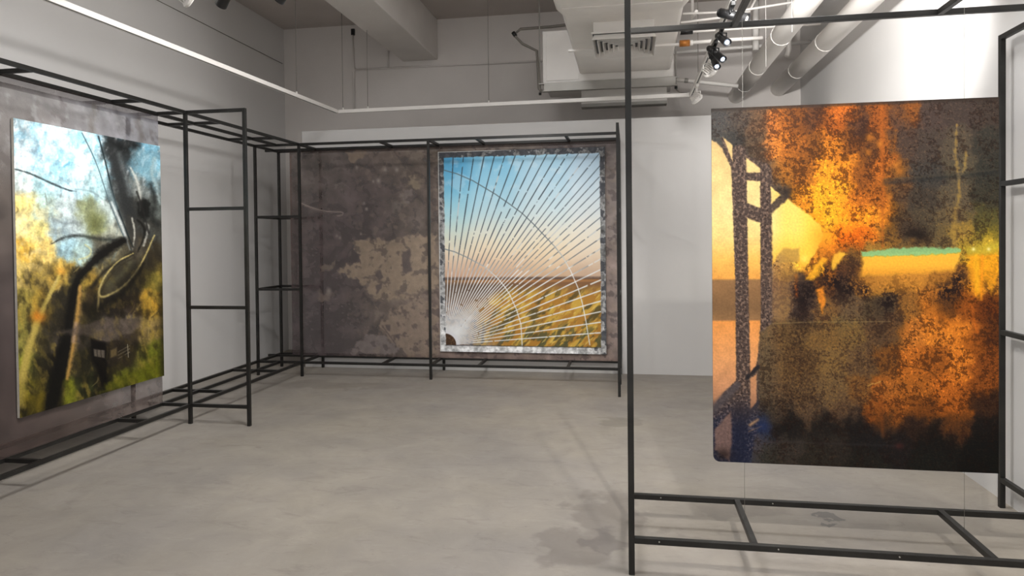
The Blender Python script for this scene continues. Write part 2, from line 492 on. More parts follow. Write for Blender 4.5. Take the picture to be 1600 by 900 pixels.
#@@LEFT
# ---- draped-figure print on the left
def paint_left():
    S = Sheet(330, 560, ((21, 187), (250, 226), (252, 589), (31, 651)), 11)
    P = [(35,205,(150,175,185)),(60,210,(160,205,222)),(90,215,(192,216,226)),(120,225,(165,218,235)),(145,230,(158,215,235)),(170,232,(66,72,74)),(200,232,(60,66,68)),(235,240,(125,178,200)),
         (35,250,(196,210,220)),(65,250,(158,204,226)),(100,255,(148,204,226)),(130,260,(210,218,222)),(155,265,(160,206,216)),(185,265,(80,86,90)),(210,262,(105,140,152)),(238,265,(118,165,180)),
         (30,285,(190,202,198)),(70,290,(168,206,212)),(110,288,(172,206,218)),(150,290,(165,202,208)),(185,290,(70,75,74)),(208,290,(120,126,122)),(238,295,(105,112,110)),
         (35,325,(216,190,108)),(65,328,(168,190,176)),(100,330,(172,188,188)),(140,335,(134,142,105)),(165,335,(178,194,192)),(195,320,(66,66,62)),(220,330,(52,52,48)),(243,325,(90,95,90)),
         (35,355,(228,204,136)),(60,362,(202,186,108)),(90,360,(150,170,176)),(120,355,(168,182,184)),(150,350,(140,145,92)),(178,368,(172,176,160)),(205,358,(64,62,56)),(230,365,(56,54,48)),(246,360,(74,74,66)),
         (35,395,(206,160,58)),(65,395,(218,184,98)),(105,388,(148,185,196)),(130,396,(165,192,188)),(160,388,(88,84,70)),(185,390,(140,132,100)),(215,385,(80,72,58)),(240,400,(66,58,40)),
         (30,430,(192,164,88)),(60,435,(146,122,58)),(95,430,(190,152,62)),(120,440,(52,50,38)),(140,445,(165,128,45)),(165,440,(106,98,70)),(200,440,(56,52,40)),(238,440,(122,108,40)),
         (35,480,(150,132,55)),(65,485,(168,130,42)),(90,480,(68,60,44)),(110,480,(28,26,22)),(125,480,(172,138,84)),(145,480,(48,40,30)),(170,480,(48,40,33)),(205,480,(60,48,37)),(232,475,(194,148,44)),
         (35,530,(152,142,60)),(55,530,(118,104,50)),(80,530,(86,76,62)),(100,530,(25,22,20)),(115,525,(150,126,112)),(135,520,(70,62,52)),(160,512,(116,102,90)),(195,512,(122,108,94)),(230,520,(156,130,72)),
         (35,570,(155,155,45)),(55,575,(70,65,30)),(75,570,(45,40,28)),(95,570,(20,18,15)),(112,570,(142,122,70)),(130,570,(58,56,35)),(150,560,(34,29,25)),(185,555,(75,65,50)),(215,560,(98,94,40)),(240,555,(122,126,28)),
         (40,610,(112,106,30)),(60,610,(142,122,24)),(80,605,(30,28,18)),(102,605,(142,144,32)),(125,600,(60,66,30)),(155,590,(40,35,22)),(190,590,(112,114,28)),(235,578,(128,132,22)),(40,640,(66,60,20)),(70,632,(90,78,20))]
    S.under(P, 9.5, 6, 20)
    S.C = np.clip(S.C * 1.06 + 4, 0, 255)
    g = S.fbm(16, 5, ax=.6); S.C *= (.84 + .32 * g)[:, None]
    # cloudy washes in the sky part
    top = smooth01(S.Y, 330, 250)
    S.lay(top * smooth01(S.fbm(22, 4, ax=.45, ang=.35), .52, .75) * .6, (232, 236, 236))
    S.lay(top * smooth01(S.fbm(22, 4), .55, .8) * .35, (96, 164, 196))
    mid = smooth01(S.Y, 380, 440)
    S.lay(mid * smooth01(S.fbm(24, 4, ax=.6, ang=-.25, gain=.5), .40, .85) * .55, (38, 32, 20))
    S.lay(mid * smooth01(S.fbm(20, 4, ax=.6, ang=-.25, gain=.5), .45, .9) * .55, (200, 168, 62))
    S.lay(smooth01(S.Y, 300, 340) * smooth01(S.X, 110, 60) * smooth01(S.fbm(16, 3, ang=.8), .42, .8) * .5 * smooth01(S.Y, 440, 400), (240, 214, 146))
    S.lay(smooth01(S.Y, 420, 400) * smooth01(S.fbm(16, 3), .45, .85) * .25, (70, 80, 80))
    rg = S.rng
    for _ in range(150):          # loose brush marks
        x, y = rg.uniform(24, 250), rg.uniform(300, 640)
        L = rg.uniform(6, 22); an = rg.normal(1.95, .35); dx, dy = math.cos(an) * L, math.sin(an) * L
        c = ((40, 34, 24), (196, 160, 58), (120, 112, 50), (72, 64, 44), (216, 190, 112))[rg.integers(5)]
        if y < 400 and x > 110: c = (120, 140, 140)
        S.stroke([(x, y), (x + dx * .5 + rg.normal(0, 1.5), y + dy * .5), (x + dx, y + dy)], [.6, rg.uniform(1.2, 3.4), .5], c, rg.uniform(.2, .5), 1.3)
    for _ in range(45):
        x, y = rg.uniform(24, 160), rg.uniform(190, 300)
        L = rg.uniform(8, 26); an = rg.normal(1.2, .4); dx, dy = math.cos(an) * L, math.sin(an) * L
        c = ((228, 234, 236), (120, 178, 204), (150, 190, 206), (206, 220, 226))[rg.integers(4)]
        S.stroke([(x, y), (x + dx * .5, y + dy * .5 + rg.normal(0, 2)), (x + dx, y + dy)], [1, rg.uniform(2.5, 6), 1], c, rg.uniform(.2, .5), 1.6)
    # dark drape and the creases
    S.poly([(163,211),(205,217),(214,232),(196,262),(204,300),(212,340),(204,368),(190,322),(177,275)], (48,50,50), .75, 9, 3)
    S.stroke([(172,222),(196,231),(216,226)], 8, (30,32,32), .85, 1.2)
    S.stroke([(172,225),(182,270),(192,310),(204,356)], [10,15,17,16], (56,58,58), .7, 1.2, 3)
    S.stroke([(186,240),(196,275),(203,305)], 5, (120,128,128), .6, 1.5, 1)
    S.poly([(204,232),(246,238),(248,300),(238,300),(216,262)], (122,172,190), .6, 10, 3)
    S.stroke([(242,246),(238,268),(244,292),(248,318)], 4, (176,196,196), .7, 1.2, 1)
    S.stroke([(236,288),(242,312),(238,340),(246,352)], 7, (40,42,40), .75, 1, 2)
    S.stroke([(205,262),(215,285),(219,305),(219,330)], [2,4,4,2], (214,214,202), .8, 1.2, 1)
    S.poly([(214,318),(226,311),(236,318),(234,338),(224,346),(216,338)], (30,30,28), .85, 4, 2)
    S.poly([(200,335),(216,345),(214,385),(206,392),(196,362)], (70,68,62), .7, 5, 2)
    S.stroke([(214,345),(222,352),(226,368),(214,396)], [3,4,4,2], (34,33,30), .85, .8, 1)
    S.stroke([(228,350),(232,358),(224,385)], 3, (206,206,196), .7, 1, .8)
    S.stroke([(206,342),(210,366),(206,392)], 2.4, (206,204,190), .8, 1, .8)
    S.stroke([(214,300),(224,330),(232,365)], 3, (46,44,42), .8)
    S.stroke([(20,267),(45,274),(75,287),(105,299),(118,301)], [1.6,2.4,3,2.4,.8], (52,64,68), .9, .9, .6)
    S.stroke([(118,298),(140,300),(158,312)], 2, (128,150,152), .6, 1.5)
    S.stroke([(100,262),(108,256)], 3, (70,140,175), .7, 1.2)
    S.stroke([(90,205),(100,232),(110,245)], 4, (220,226,226), .6, 2)
    S.stroke([(40,205),(52,225),(58,248)], 6, (128,140,148), .5, 2)
    S.stroke([(128,208),(150,255),(170,315),(190,365),(205,393)], 1.8, (84,106,114), .9)
    S.stroke([(154,213),(165,255),(178,310),(195,358),(207,388)], 2.4, (40,52,56), .9)
    S.stroke([(150,240),(166,288),(180,326)], 6, (172,212,224), .5, 1.2)
    S.stroke([(174,318),(190,355),(202,392)], [3,4,2], (218,228,228), .85, 1)
    S.stroke([(80,384),(100,374),(125,371),(155,376),(188,377)], [1.5,3.5,4,4,7], (46,50,47), .85, 1.2, 1)
    S.stroke([(82,345),(100,352),(118,350)], 3, (110,122,124), .6, 2)
    S.stroke([(132,385),(141,393),(137,403),(122,408)], 2, (212,206,140), .75, 1.2)
    S.blob(145, 348, 16, 20, (128,132,72), .6); S.blob(148, 352, 7, 12, (82,86,52), .5)
    # long dark limb
    S.poly([(200,372),(214,398),(196,446),(176,478),(150,492),(146,470),(158,440),(176,412)], (58,52,40), .55, 8, 3)
    S.poly([(226,404),(244,372),(250,400),(244,420),(210,470),(180,490),(206,440)], (52,44,32), .6, 8, 3)
    S.poly([(132,452),(150,440),(150,500),(140,505),(128,490)], (40,34,26), .6, 6, 2)
    S.poly([(96,446),(112,452),(104,500),(92,520),(76,520),(84,474)], (58,52,38), .6, 6, 2)
    S.stroke([(192,378),(165,394),(140,416),(118,444),(112,480),(104,530),(92,580),(78,636)], [12,17,13,11,17,20,24,27], (26,24,21), .94, .45, 1.5)
    S.stroke([(205,398),(180,415),(160,428),(142,452)], 5, (40,36,30), .8, 1)
    S.stroke([(124,450),(120,490),(113,540),(103,592)], [5,8,7,5], (210,160,76), .9, .7, .8)
    S.stroke([(117,508),(113,535)], 5, (188,158,142), .7, 1)
    S.stroke([(95,426),(76,464),(60,498),(46,540),(34,590)], [4,5,7,9,11], (214,186,92), .9, .7, 1)
    S.blob(60, 496, 8, 7, (224,128,26), .9); S.blob(94, 427, 7, 6, (232,160,50), .8)
    S.stroke([(88,440),(72,476)], 3, (212,186,140), .6)
    S.stroke([(207,398),(183,411),(163,434),(153,458),(160,466),(186,454),(206,434),(224,406),(241,369)], [2,2.2,2.6,3,3.4,3,2.6,2.4,2], (204,184,112), .9, .9, .5)
    S.stroke([(153,460),(151,488)], 3, (176,154,92), .8, 1)
    S.stroke([(168,448),(190,430),(204,412)], 8, (96,92,66), .6, 1)
    S.stroke([(215,420),(190,460),(160,490)], 14, (42,36,28), .6, 1, 2)
    S.poly([(126,470),(150,480),(156,506),(140,524),(138,600),(118,604),(112,570),(122,520)], (44,40,26), .62, 10, 3)
    S.poly([(60,470),(84,470),(86,520),(70,600),(56,640),(44,640),(60,560)], (54,48,30), .45, 10, 3)
    S.stroke([(92,436),(74,470),(59,504),(46,546),(34,598),(30,630)], [4,5,7,9,12,12], (206,180,80), .75, .8, 1)
    S.blob(60, 498, 9, 8, (224,132,30), .8)
    S.stroke([(104,600),(112,610),(106,622)], 10, (150,150,30), .6, 1.2, 1)
    S.stroke([(210,404),(186,418),(166,440),(157,458)], 2, (60,54,40), .7, 1, .6)
    S.stroke([(224,414),(206,442),(186,462),(164,476),(152,486)], [3,6,8,8,4], (34,30,24), .75, .9, 1.5)
    # little house in the field
    S.poly([(84,522),(140,506),(165,500),(216,500),(218,514),(165,536),(139,527)], (104,90,80), .6, 5, 1.5)
    S.poly([(139,530),(164,537),(164,612),(154,610),(150,578),(141,560)], (24,20,18), .9, 4, 1)
    S.poly([(165,537),(217,516),(211,556),(205,572),(167,588)], (52,42,32), .65, 6, 1.5)
    S.poly([(144,547),(161,549),(161,561),(145,558)], (132,120,104), .85, 2)
    S.stroke([(149,547),(150,560)], 1, (50,42,36)); S.stroke([(155,548),(156,560)], 1, (50,42,36))
    S.poly([(170,549),(180,545),(180,557),(170,561)], (140,118,72), .75, 3)
    for a in (0, 5, 10): S.stroke([(182,552 + a), (200,542 + a)], 1, (160,148,120), .55, 1, .6)
    S.stroke([(197,540),(198,560)], 1.2, (180,170,140), .8)
    S.poly([(36,620),(70,612),(68,640),(44,646)], (132,112,20), .5, 6)
    S.poly([(165,600),(252,560),(252,589),(150,615)], (122,126,20), .6, 8, 3)
    S.lay(smooth01(S.X, 242, 251) * smooth01(S.Y, 430, 460) * .6, (40, 36, 20))
    S.C *= (.93 + .14 * S.fbm(3, 2))[:, None]
    S.C = S.C * .92 + S.C.mean(1)[:, None] * .08
    S.C = S.C * (np.clip(S.C.max(1), 1, 255) / 255)[:, None] ** .18 * 1.04
    S.C *= (1 - .12 * smooth01(S.Y, 400, 470))[:, None]
    return S

#@@SUN
# ---- sunburst over a field
def paint_sun():
    S = Sheet(420, 505, ((685, 238), (945, 231), (949, 553), (691, 547)), 23)
    X, Y = S.X, S.Y
    P = []
    for y, cs in ((238, ((80,160,208),(120,190,225),(165,208,230),(185,212,232))), (280, ((108,180,216),(150,205,230),(182,216,234),(200,222,236))),
                  (320, ((150,204,222),(180,216,230),(204,226,234),(216,228,234))), (360, ((202,220,214),(222,228,220),(232,232,222),(238,234,222))),
                  (395, ((240,226,196),(248,230,196),(248,228,192),(246,230,204))), (425, ((236,200,178),(240,204,176),(246,216,182),(242,218,192))),
                  (440, ((150,110,85),)*4)):
        for x, c in zip((700, 770, 850, 935), cs): P.append((x, y, c))
    S.under(P, 22, 4, 40)
    S.lay(smooth01(S.fbm(26, 4), .55, .85) * smooth01(Y, 360, 260) * .3, (236, 242, 246))
    # land
    land = smooth01(Y, 433.5, 436)
    f = np.zeros_like(S.C); f[:] = (150, 112, 64)
    S.lay(land, (132, 96, 66))
    S.lay(smooth01(Y, 431, 434) * smooth01(Y, 438, 435) * (.5 + .5 * S.fbm(8, 2)), (92, 76, 70))
    S.lay(smooth01(Y, 436, 438) * smooth01(Y, 442, 439) * .8, (172, 122, 76))
    S.lay(smooth01(Y, 440, 446) * smooth01(X, 900, 700) * smooth01(Y, 480, 455), (84, 66, 54))
    k = smooth01(Y, 442 + np.clip(800 - X, 0, 100) * .35, 466 + np.clip(800 - X, 0, 100) * .35)
    k = k * smooth01(X, 715, 790)
    S.lay(k, (176, 126, 54))
    S.lay(k * smooth01(S.fbm(15, 5, ax=2.4, ang=-.75), .4, .7), (204, 164, 72))
    S.lay(k * smooth01(S.fbm(15, 5, ax=2.6, ang=-.75), .55, .74) * .85, (84, 76, 48))
    S.lay(k * smooth01(Y, 490, 525) * smooth01(S.fbm(13, 5, ax=2.6, ang=-.8), .5, .72) * .8, (78, 82, 58))
    S.lay(k * smooth01(S.fbm(5, 3, ax=4, ang=-.8), .66, .85) * .6, (226, 196, 104))
    S.lay(smooth01(X, 760, 710) * land * .45, (112, 94, 80))
    # rays towards evenly spaced pegs on the top and right edges
    cx, cy = 698., 537.
    pegs = [(709 + 16.35 * i, 240.) for i in range(15)] + [(941, 257 + 16.4 * i) for i in range(17)]
    brk = S.fbm(13, 3); tone = S.fbm(30, 3)
    low = smooth01(Y, 385, 445)
    rr = np.hypot(X - cx, Y - cy)
    # pale scraped glow around the source
    S.lay(smooth01(rr, 105, 22) * (.55 + .6 * (S.fbm(7, 4) - .5)), (196, 194, 198))
    S.lay(smooth01(S.fbm(6, 4), .56, .7) * smooth01(np.abs(rr - 48), 34, 10) * .6, (84, 88, 100))
    dark = np.array((58, 70, 82)); pale = np.array((232, 234, 234))
    for i, (px, py) in enumerate(pegs):
        L = math.hypot(px - cx, py - cy); dx, dy = (px - cx) / L, (py - cy) / L
        al = (X - cx) * dx + (Y - cy) * dy; pe = np.abs((X - cx) * -dy + (Y - cy) * dx)
        w = .42 + .36 * np.clip(al / 260, 0, 1) + .35 * (tone - .5) + .18 * low
        a = np.clip((w + .40 - pe) / .8, 0, 1) * (al > 12) * (al < L - 1)
        gapm = np.where(low > .5, smooth01(brk, .12, .22), smooth01(brk, .14, .26))
        mixw = np.clip(low + .8 * smooth01(tone, .58, .72) * ((i % 4 == 1) | (i > 15)), 0, 1)[:, None]
        S.lay(a * gapm * (.92 - .22 * (1 - low) * (i > 11)), dark * (1 - mixw) + pale * mixw)
    a1 = [(694,266),(715,272),(740,283),(775,304),(798,320),(817,334),(835,351),(852,369),(868,386),(880,401),(893,424),(904,449),(911,473),(917,502),(923,538)]
    a2 = [(694,388),(712,393),(730,401),(760,417),(779,434),(790,447),(798,459),(809,483),(816,506),(818,538)]
    for arc, yy in ((a1, 380), (a2, 400)):
        d, _ = S.segd(arc, S.X, S.Y)
        m = smooth01(Y, yy - 25, yy + 45)[:, None]
        S.lay(np.clip(1.25 - d, 0, 1) * .85, np.array((92, 104, 112)) * (1 - m) + pale * m)
    # the dark quarter disc
    S.lay(smooth01(rr, 25, 21) * .9, (222, 222, 226)); S.lay(smooth01(rr, 18.2, 17), (74, 54, 40))
    S.lay(smooth01(rr, 18, 16) * smooth01(S.fbm(4, 3), .5, .8) * .6, (120, 90, 62))
    # scraped silver border
    u, t = S.u, S.t
    jag = (S.fbm(12, 3) - .5) * .006
    edge = np.maximum.reduce([smooth01(u + jag, .038, .033), smooth01(t + jag, .032, .027), smooth01(u + jag, .968, .973), smooth01(t + jag, .966, .97)])
    n1 = S.fbm(16, 4); n2 = S.fbm(6, 4)
    bc = np.zeros_like(S.C); bc[:] = (150, 150, 150)
    bc = bc + ((n1 - .5) * 120)[:, None] + ((n2 - .5) * 90)[:, None]
    bc += (smooth01(t, .5, 1) * 55)[:, None]
    dk = smooth01(n1 + .25 * smooth01(t, .3, 0) - .5 * smooth01(t, .8, 1) * (u < .93) + .2 * smooth01(u, .96, .98) * smooth01(t, .4, .6), .55, .7)[:, None]
    bc = bc * (1 - dk * .75) + np.array((44, 46, 52)) * dk * .75
    S.lay(edge, bc)
    S.lay(smooth01(u, .006, .003) * .8, (214, 214, 210))
    S.lay(smooth01(t, .0035, .001) * smooth01(u, .5, .3), (226, 226, 222))
    S.lay(smooth01(np.abs(t - .968), .003, .001) * .7 * (u > .03) * (u < .97), (40, 40, 44))
    return S

#@@ORANGE
# ---- burnt orange print on the right
def paint_orange():
    S = Sheet(520, 680, ((1111, 169.5), (1560, 153), (1560, 742), (1115, 718)), 37)
    X, Y = S.X, S.Y
    P = [(1120,190,(72,70,70)),(1150,185,(76,66,60)),(1180,190,(98,72,52)),(1210,195,(165,95,45)),(1240,185,(120,70,40)),(1270,180,(92,56,40)),(1300,185,(140,75,35)),(1318,175,(195,102,46)),(1340,185,(82,53,41)),(1375,180,(140,76,41)),(1400,180,(76,56,49)),(1415,175,(132,77,46)),(1450,180,(71,58,53)),(1500,175,(67,56,51)),(1550,175,(63,53,47)),
         (1120,215,(72,70,67)),(1150,225,(58,56,54)),(1180,230,(88,70,54)),(1210,225,(188,112,52)),(1240,235,(152,90,46)),(1270,235,(122,74,41)),(1300,235,(194,118,46)),(1330,235,(112,66,39)),(1360,230,(96,61,43)),(1378,230,(154,87,46)),(1410,225,(73,57,49)),(1450,230,(69,59,53)),(1490,230,(80,70,58)),(1540,230,(56,53,47)),
         (1165,270,(50,54,52)),(1190,265,(112,87,67)),(1220,270,(152,97,49)),(1250,265,(142,86,43)),(1290,265,(230,142,46)),(1320,260,(218,132,46)),(1350,275,(122,71,41)),(1378,275,(172,97,46)),(1400,280,(102,71,49)),(1450,275,(62,58,54)),(1500,270,(80,72,58)),(1545,270,(52,51,45)),
         (1210,300,(82,70,60)),(1250,310,(194,122,41)),(1280,310,(238,158,46)),(1310,300,(228,147,46)),(1340,310,(172,97,41)),(1370,310,(152,87,41)),(1400,300,(86,63,46)),(1440,310,(63,55,47)),(1490,310,(86,75,59)),(1545,305,(56,53,43)),
         (1270,345,(228,142,36)),(1300,345,(242,162,46)),(1330,340,(226,131,36)),(1360,345,(238,152,46)),(1378,340,(200,116,41)),(1395,345,(74,58,41)),(1440,345,(73,63,49)),(1490,340,(96,81,59)),(1540,345,(78,73,42)),
         (1290,375,(236,150,40)),(1310,375,(206,96,20)),(1335,370,(200,90,20)),(1355,360,(192,97,31)),(1380,375,(122,87,52)),(1420,360,(70,55,43)),(1430,375,(40,32,28)),(1470,370,(96,81,56)),(1495,370,(142,117,72)),(1545,365,(114,104,52)),
         (1200,395,(190,150,90)),(1250,395,(240,190,80)),(1270,395,(200,130,50)),(1300,400,(122,77,41)),(1330,395,(112,82,52)),(1370,388,(146,115,69)),(1430,386,(142,112,68)),(1520,388,(146,126,62)),(1550,388,(192,167,71)),
         (1220,418,(170,130,90)),(1280,420,(180,110,46)),(1310,420,(80,50,36)),(1340,415,(92,62,42)),(1530,410,(230,166,46)),(1552,410,(236,161,41)),
         (1130,445,(126,92,62)),(1220,445,(120,86,67)),(1260,445,(52,39,35)),(1290,440,(112,66,36)),(1310,450,(58,41,33)),(1350,440,(142,97,57)),(1380,440,(168,117,62)),(1430,436,(178,122,62)),(1470,440,(132,87,52)),(1500,432,(122,82,52)),(1530,440,(206,131,41)),(1550,445,(162,111,51)),
         (1220,480,(132,102,77)),(1250,480,(58,44,39)),(1290,480,(112,82,57)),(1330,480,(96,76,57)),(1360,480,(74,60,43)),(1390,480,(68,54,41)),(1420,475,(132,91,56)),(1450,470,(162,101,51)),(1480,480,(88,54,32)),(1510,480,(132,71,31)),(1540,480,(98,49,25)),
         (1200,520,(102,82,57)),(1240,520,(86,69,47)),(1290,520,(107,87,60)),(1330,515,(107,90,62)),(1370,510,(80,62,46)),(1395,515,(90,65,46)),(1420,520,(174,106,56)),(1460,515,(188,112,51)),(1500,520,(198,117,51)),(1530,530,(122,66,33)),(1550,520,(84,45,25)),
         (1200,570,(96,79,57)),(1250,570,(81,63,43)),(1300,570,(112,94,67)),(1350,565,(86,69,52)),(1385,570,(112,72,43)),(1420,565,(168,97,46)),(1460,570,(142,81,39)),(1500,575,(194,112,49)),(1540,570,(122,66,33)),
         (1200,610,(86,71,54)),(1250,610,(79,63,46)),(1300,605,(102,86,64)),(1340,610,(107,77,52)),(1380,610,(152,91,49)),(1430,610,(152,89,43)),(1480,605,(168,93,41)),(1530,600,(127,69,33)),
         (1210,640,(62,53,43)),(1260,640,(81,67,52)),(1320,635,(86,69,53)),(1370,640,(132,76,39)),(1400,640,(142,81,41)),(1440,640,(110,62,31)),(1490,640,(152,83,37)),(1540,635,(60,36,22)),
         (1190,665,(35,42,66)),(1230,665,(25,24,24)),(1290,665,(32,30,28)),(1340,665,(28,26,26)),(1380,660,(66,43,27)),(1430,665,(44,29,22)),(1490,660,(80,48,28)),(1545,665,(25,20,18)),
         (1180,695,(70,65,70)),(1230,695,(54,51,47)),(1300,695,(44,41,37)),(1360,690,(28,28,30)),(1405,697,(30,26,26)),(1460,690,(22,20,18)),(1540,695,(18,17,16)),
         (1150,705,(40,50,75)),(1200,712,(50,48,42)),(1280,715,(42,40,34)),(1350,715,(32,32,28)),(1450,722,(25,25,22)),(1550,728,(16,16,14))]
    S.under(P, 11, 8, 22)
    S.C = np.clip(S.C * 1.10 + 4, 0, 255)
    hot = smooth01(S.C[:, 0], 120, 210)
    # corrosion: lace of dark flecks, tan bare spots; how dense they are differs from place to place
    dens = S.density(.34, [(1250,215,60,40,.72),(1345,215,40,50,.78),(1230,280,30,20,.6),(1300,300,40,50,.34),(1350,290,30,30,.5),(1290,360,60,30,.30),(1420,220,40,60,.30),(1500,220,60,60,.18),
                           (1450,330,60,50,.26),(1430,368,26,14,.9),(1318,432,34,26,.95),(1255,465,28,35,.95),(1360,465,40,25,.6),(1480,455,30,25,.82),(1420,430,50,12,.2),(1400,410,60,16,.0),
                           (1240,570,60,60,.42),(1310,560,40,50,.26),(1380,500,20,20,.7),(1380,580,20,60,.58),(1440,560,50,50,.42),(1470,550,20,20,.62),(1490,510,40,30,.22),(1540,560,25,80,.62),(1300,690,200,40,.3),(1185,230,30,40,.55)])
    nb = S.fbm(30, 4); n9 = S.fbm(11, 4, gain=.8); n5 = S.fbm(4.6, 3, gain=.7); n3 = S.fbm(2.6, 2, gain=.7)
    lace = n9 * .5 + n5 * .5 + (nb - .5) * .5
    dk = smooth01(lace, .66 - dens * .30, .72 - dens * .30)
    S.lay(dk * (.60 + .14 * hot), S.C * .36 + np.array((20, 10, 7)))
    S.lay(smooth01(n3, .66, .74) * .45 * smooth01(dens, .15, .4), S.C * .5)
    m9 = S.fbm(8, 4, gain=.75); m4 = S.fbm(4.2, 3, gain=.7); m3 = S.fbm(2.8, 2)
    S.lay(smooth01(m9 * .4 + m4 * .6, .60, .66) * (.28 + .42 * hot), np.clip(S.C * 1.22 + np.array((30, 14, 2)), 0, 255))
    tan = S.density(.3, [(1310,560,50,60,.9),(1230,600,60,60,.7),(1350,420,50,30,.8),(1440,340,60,50,.7),(1500,320,30,70,.6),(1200,190,50,40,.6),(1420,250,40,40,.7),(1300,690,200,30,.25),(1330,700,40,20,.1)])
    S.lay(smooth01(m3, .67, .73) * tan * .6, np.clip(S.C * .8 + np.array((62, 48, 28)), 0, 255))
    # vertical drips and horizontal bands
    S.stroke([(1376,163),(1377,240),(1378,300),(1378,385)], [5,5,4,3], (186,104,52), .6, 1, 2)
    S.stroke([(1494,196),(1492,240),(1498,300),(1490,345),(1491,392)], [2,4,4,6,8], (176,146,98), .65, 1, 2.5, 7)
    S.stroke([(1508,240),(1506,265),(1500,275)], 4, (186,156,104), .6, 1, 2)
    S.stroke([(1382,286),(1460,280),(1560,270)], 6, (46,48,48), .6, 1.2, 1.5)
    S.stroke([(1380,281),(1470,275),(1560,266)], 2, (86,80,66), .5, 1.2)
    for x0, y0, r in ((1389, 309, 4.5), (1400, 258, 6), (1404, 268, 6), (1358, 216, 6), (1332, 250, 5), (1355, 239, 5), (1374, 226, 5)):
        S.blob(x0, y0, r, r, (206, 130, 66), .7)
    # yellow and green strip of light
    S.poly([(1340,426),(1496,420),(1484,446),(1420,452),(1352,458)], (196,136,74), .55, 16, 4)
    mud = smooth01(X, 1195, 1220) * smooth01(X, 1400, 1350) * smooth01(Y, 490, 520)
    S.C[:, 1] *= 1 - .07 * mud; S.C[:, 2] *= 1 - .10 * mud
    S.lay(mud * smooth01(m4, .5, .68) * .35 * smooth01(Y, 660, 620), (150, 122, 88))
    y0 = S.poly([(1346,400),(1400,397),(1500,394),(1497,412),(1490,424),(1440,428),(1345,431)], (252,192,88), .95, 6, 2, 14)
    S.lay(y0 * smooth01(Y, 412, 428) * .5, (214, 142, 62))
    S.poly([(1346,394),(1380,390),(1440,387),(1502,389),(1500,397),(1440,400),(1347,402)], (142,196,130), .9, 3, 1.8, 10)
    S.poly([(1510,399),(1560,392),(1560,432),(1548,462),(1538,440),(1530,470),(1518,448)], (238,166,44), .75, 7, 3)
    S.stroke([(1524,400),(1526,455)], 5, (250,196,60), .6, 1.5); S.stroke([(1534,400),(1533,470)], 3, (240,150,46), .7, 1.2)
    S.poly([(1505,388),(1560,380),(1560,398),(1512,400)], (190,176,78), .7, 5, 2)
    for x0 in (1520, 1544): S.blob(x0, 391, 3, 3, (246, 240, 200), .9)
    S.blob(1432, 368, 20, 12, (34, 27, 25), .6); S.blob(1425, 376, 6, 4, (176, 130, 76), .5)
    # flames
    S.poly([(1258,438),(1270,418),(1284,402),(1291,404),(1286,424),(1272,437)], (252,186,62), .9, 4, 2)
    S.poly([(1297,418),(1301,398),(1312,392),(1321,398),(1308,412),(1302,422)], (250,198,90), .9, 3, 1.5)
    S.poly([(1274,452),(1285,448),(1289,470),(1284,490),(1278,468)], (242,150,62), .85, 4, 2)
    S.stroke([(1243,430),(1244,462)], 4, (198,92,40), .6, 1.2)
    # dark islands around them
    for x0, y0, rx, ry in ((1258,462,16,22),(1305,440,22,14),(1286,424,6,10),(1325,452,14,12),(1240,446,8,10),(1480,458,20,14),(1495,440,10,12),(1385,470,14,16),(1350,455,8,10)):
        d = ((X - x0) / rx) ** 2 + ((Y - y0) / ry) ** 2
        S.lay(np.exp(-d) * smooth01(n9 + n5, .8, 1.05) * .95, (36, 24, 24))
    S.stroke([(1206,505),(1260,503),(1390,503)], 1.4, (156,134,98), .55, 1, .5)
    S.stroke([(1206,438),(1300,438)], 1, (190,150,100), .2, 1)
    # orange sweep at lower right
    S.stroke([(1440,475),(1480,505),(1520,545)], [12,16,18], (206,118,46), .45, 1.4, 5, 12)
    S.stroke([(1516,478),(1522,505),(1526,520)], 5, (212,112,46), .6, 1.2, 1.5)
    S.stroke([(1376,620),(1378,680)], 4, (140,78,44), .55, 1.4)
    S.stroke([(1410,572),(1450,580),(1470,600)], 2, (70,40,24), .6, 1.2, 1)
    for x0, y0 in ((1366, 600), (1355, 603)): S.stroke([(x0, y0), (x0 + 9, y0 - 4)], 1.6, (206, 168, 122), .7)
    S.blob(1404, 697, 7, 5, (92, 40, 36), .6)
    S.stroke([(1190,687),(1400,697)], 2, (74,68,70), .35, 2)
    # the pale openings and trunks at the left
    def grad(stops):
        ys = [q[0] for q in stops]
        return np.stack([np.interp(Y, ys, [q[1][k] for q in stops]) for k in range(3)], 1)
    light = grad([(210,(220,190,140)),(250,(238,208,152)),(330,(250,226,166)),(370,(252,222,150)),(405,(250,196,104)),(434,(240,172,86)),(437,(160,122,86)),(480,(140,108,78)),(498,(156,120,86)),(501,(238,160,88)),(560,(234,168,116)),(610,(204,150,118)),(640,(160,120,100)),(715,(120,92,84))])
    tr = S.fbm(5, 4); tr2 = S.fbm(3, 3)
    base = np.array((92, 76, 70)) * (1 - smooth01(Y, 600, 680)[:, None]) + np.array((46, 50, 74)) * smooth01(Y, 600, 680)[:, None]
    trunk = base + (smooth01(tr, .54, .70) * 48)[:, None] * np.array((1, .82, .66)) - (smooth01(tr2, .6, .8) * 34)[:, None]
    S.poly([(1113,222),(1146,232),(1206,262),(1206,502),(1186,520),(1184,660),(1172,722),(1113,720)], trunk, .92, 5, 2)
    wash = .95 + .1 * S.fbm(20, 3)
    Lc = np.clip(light * wash[:, None] * np.array((1., .97, .90)), 0, 255)
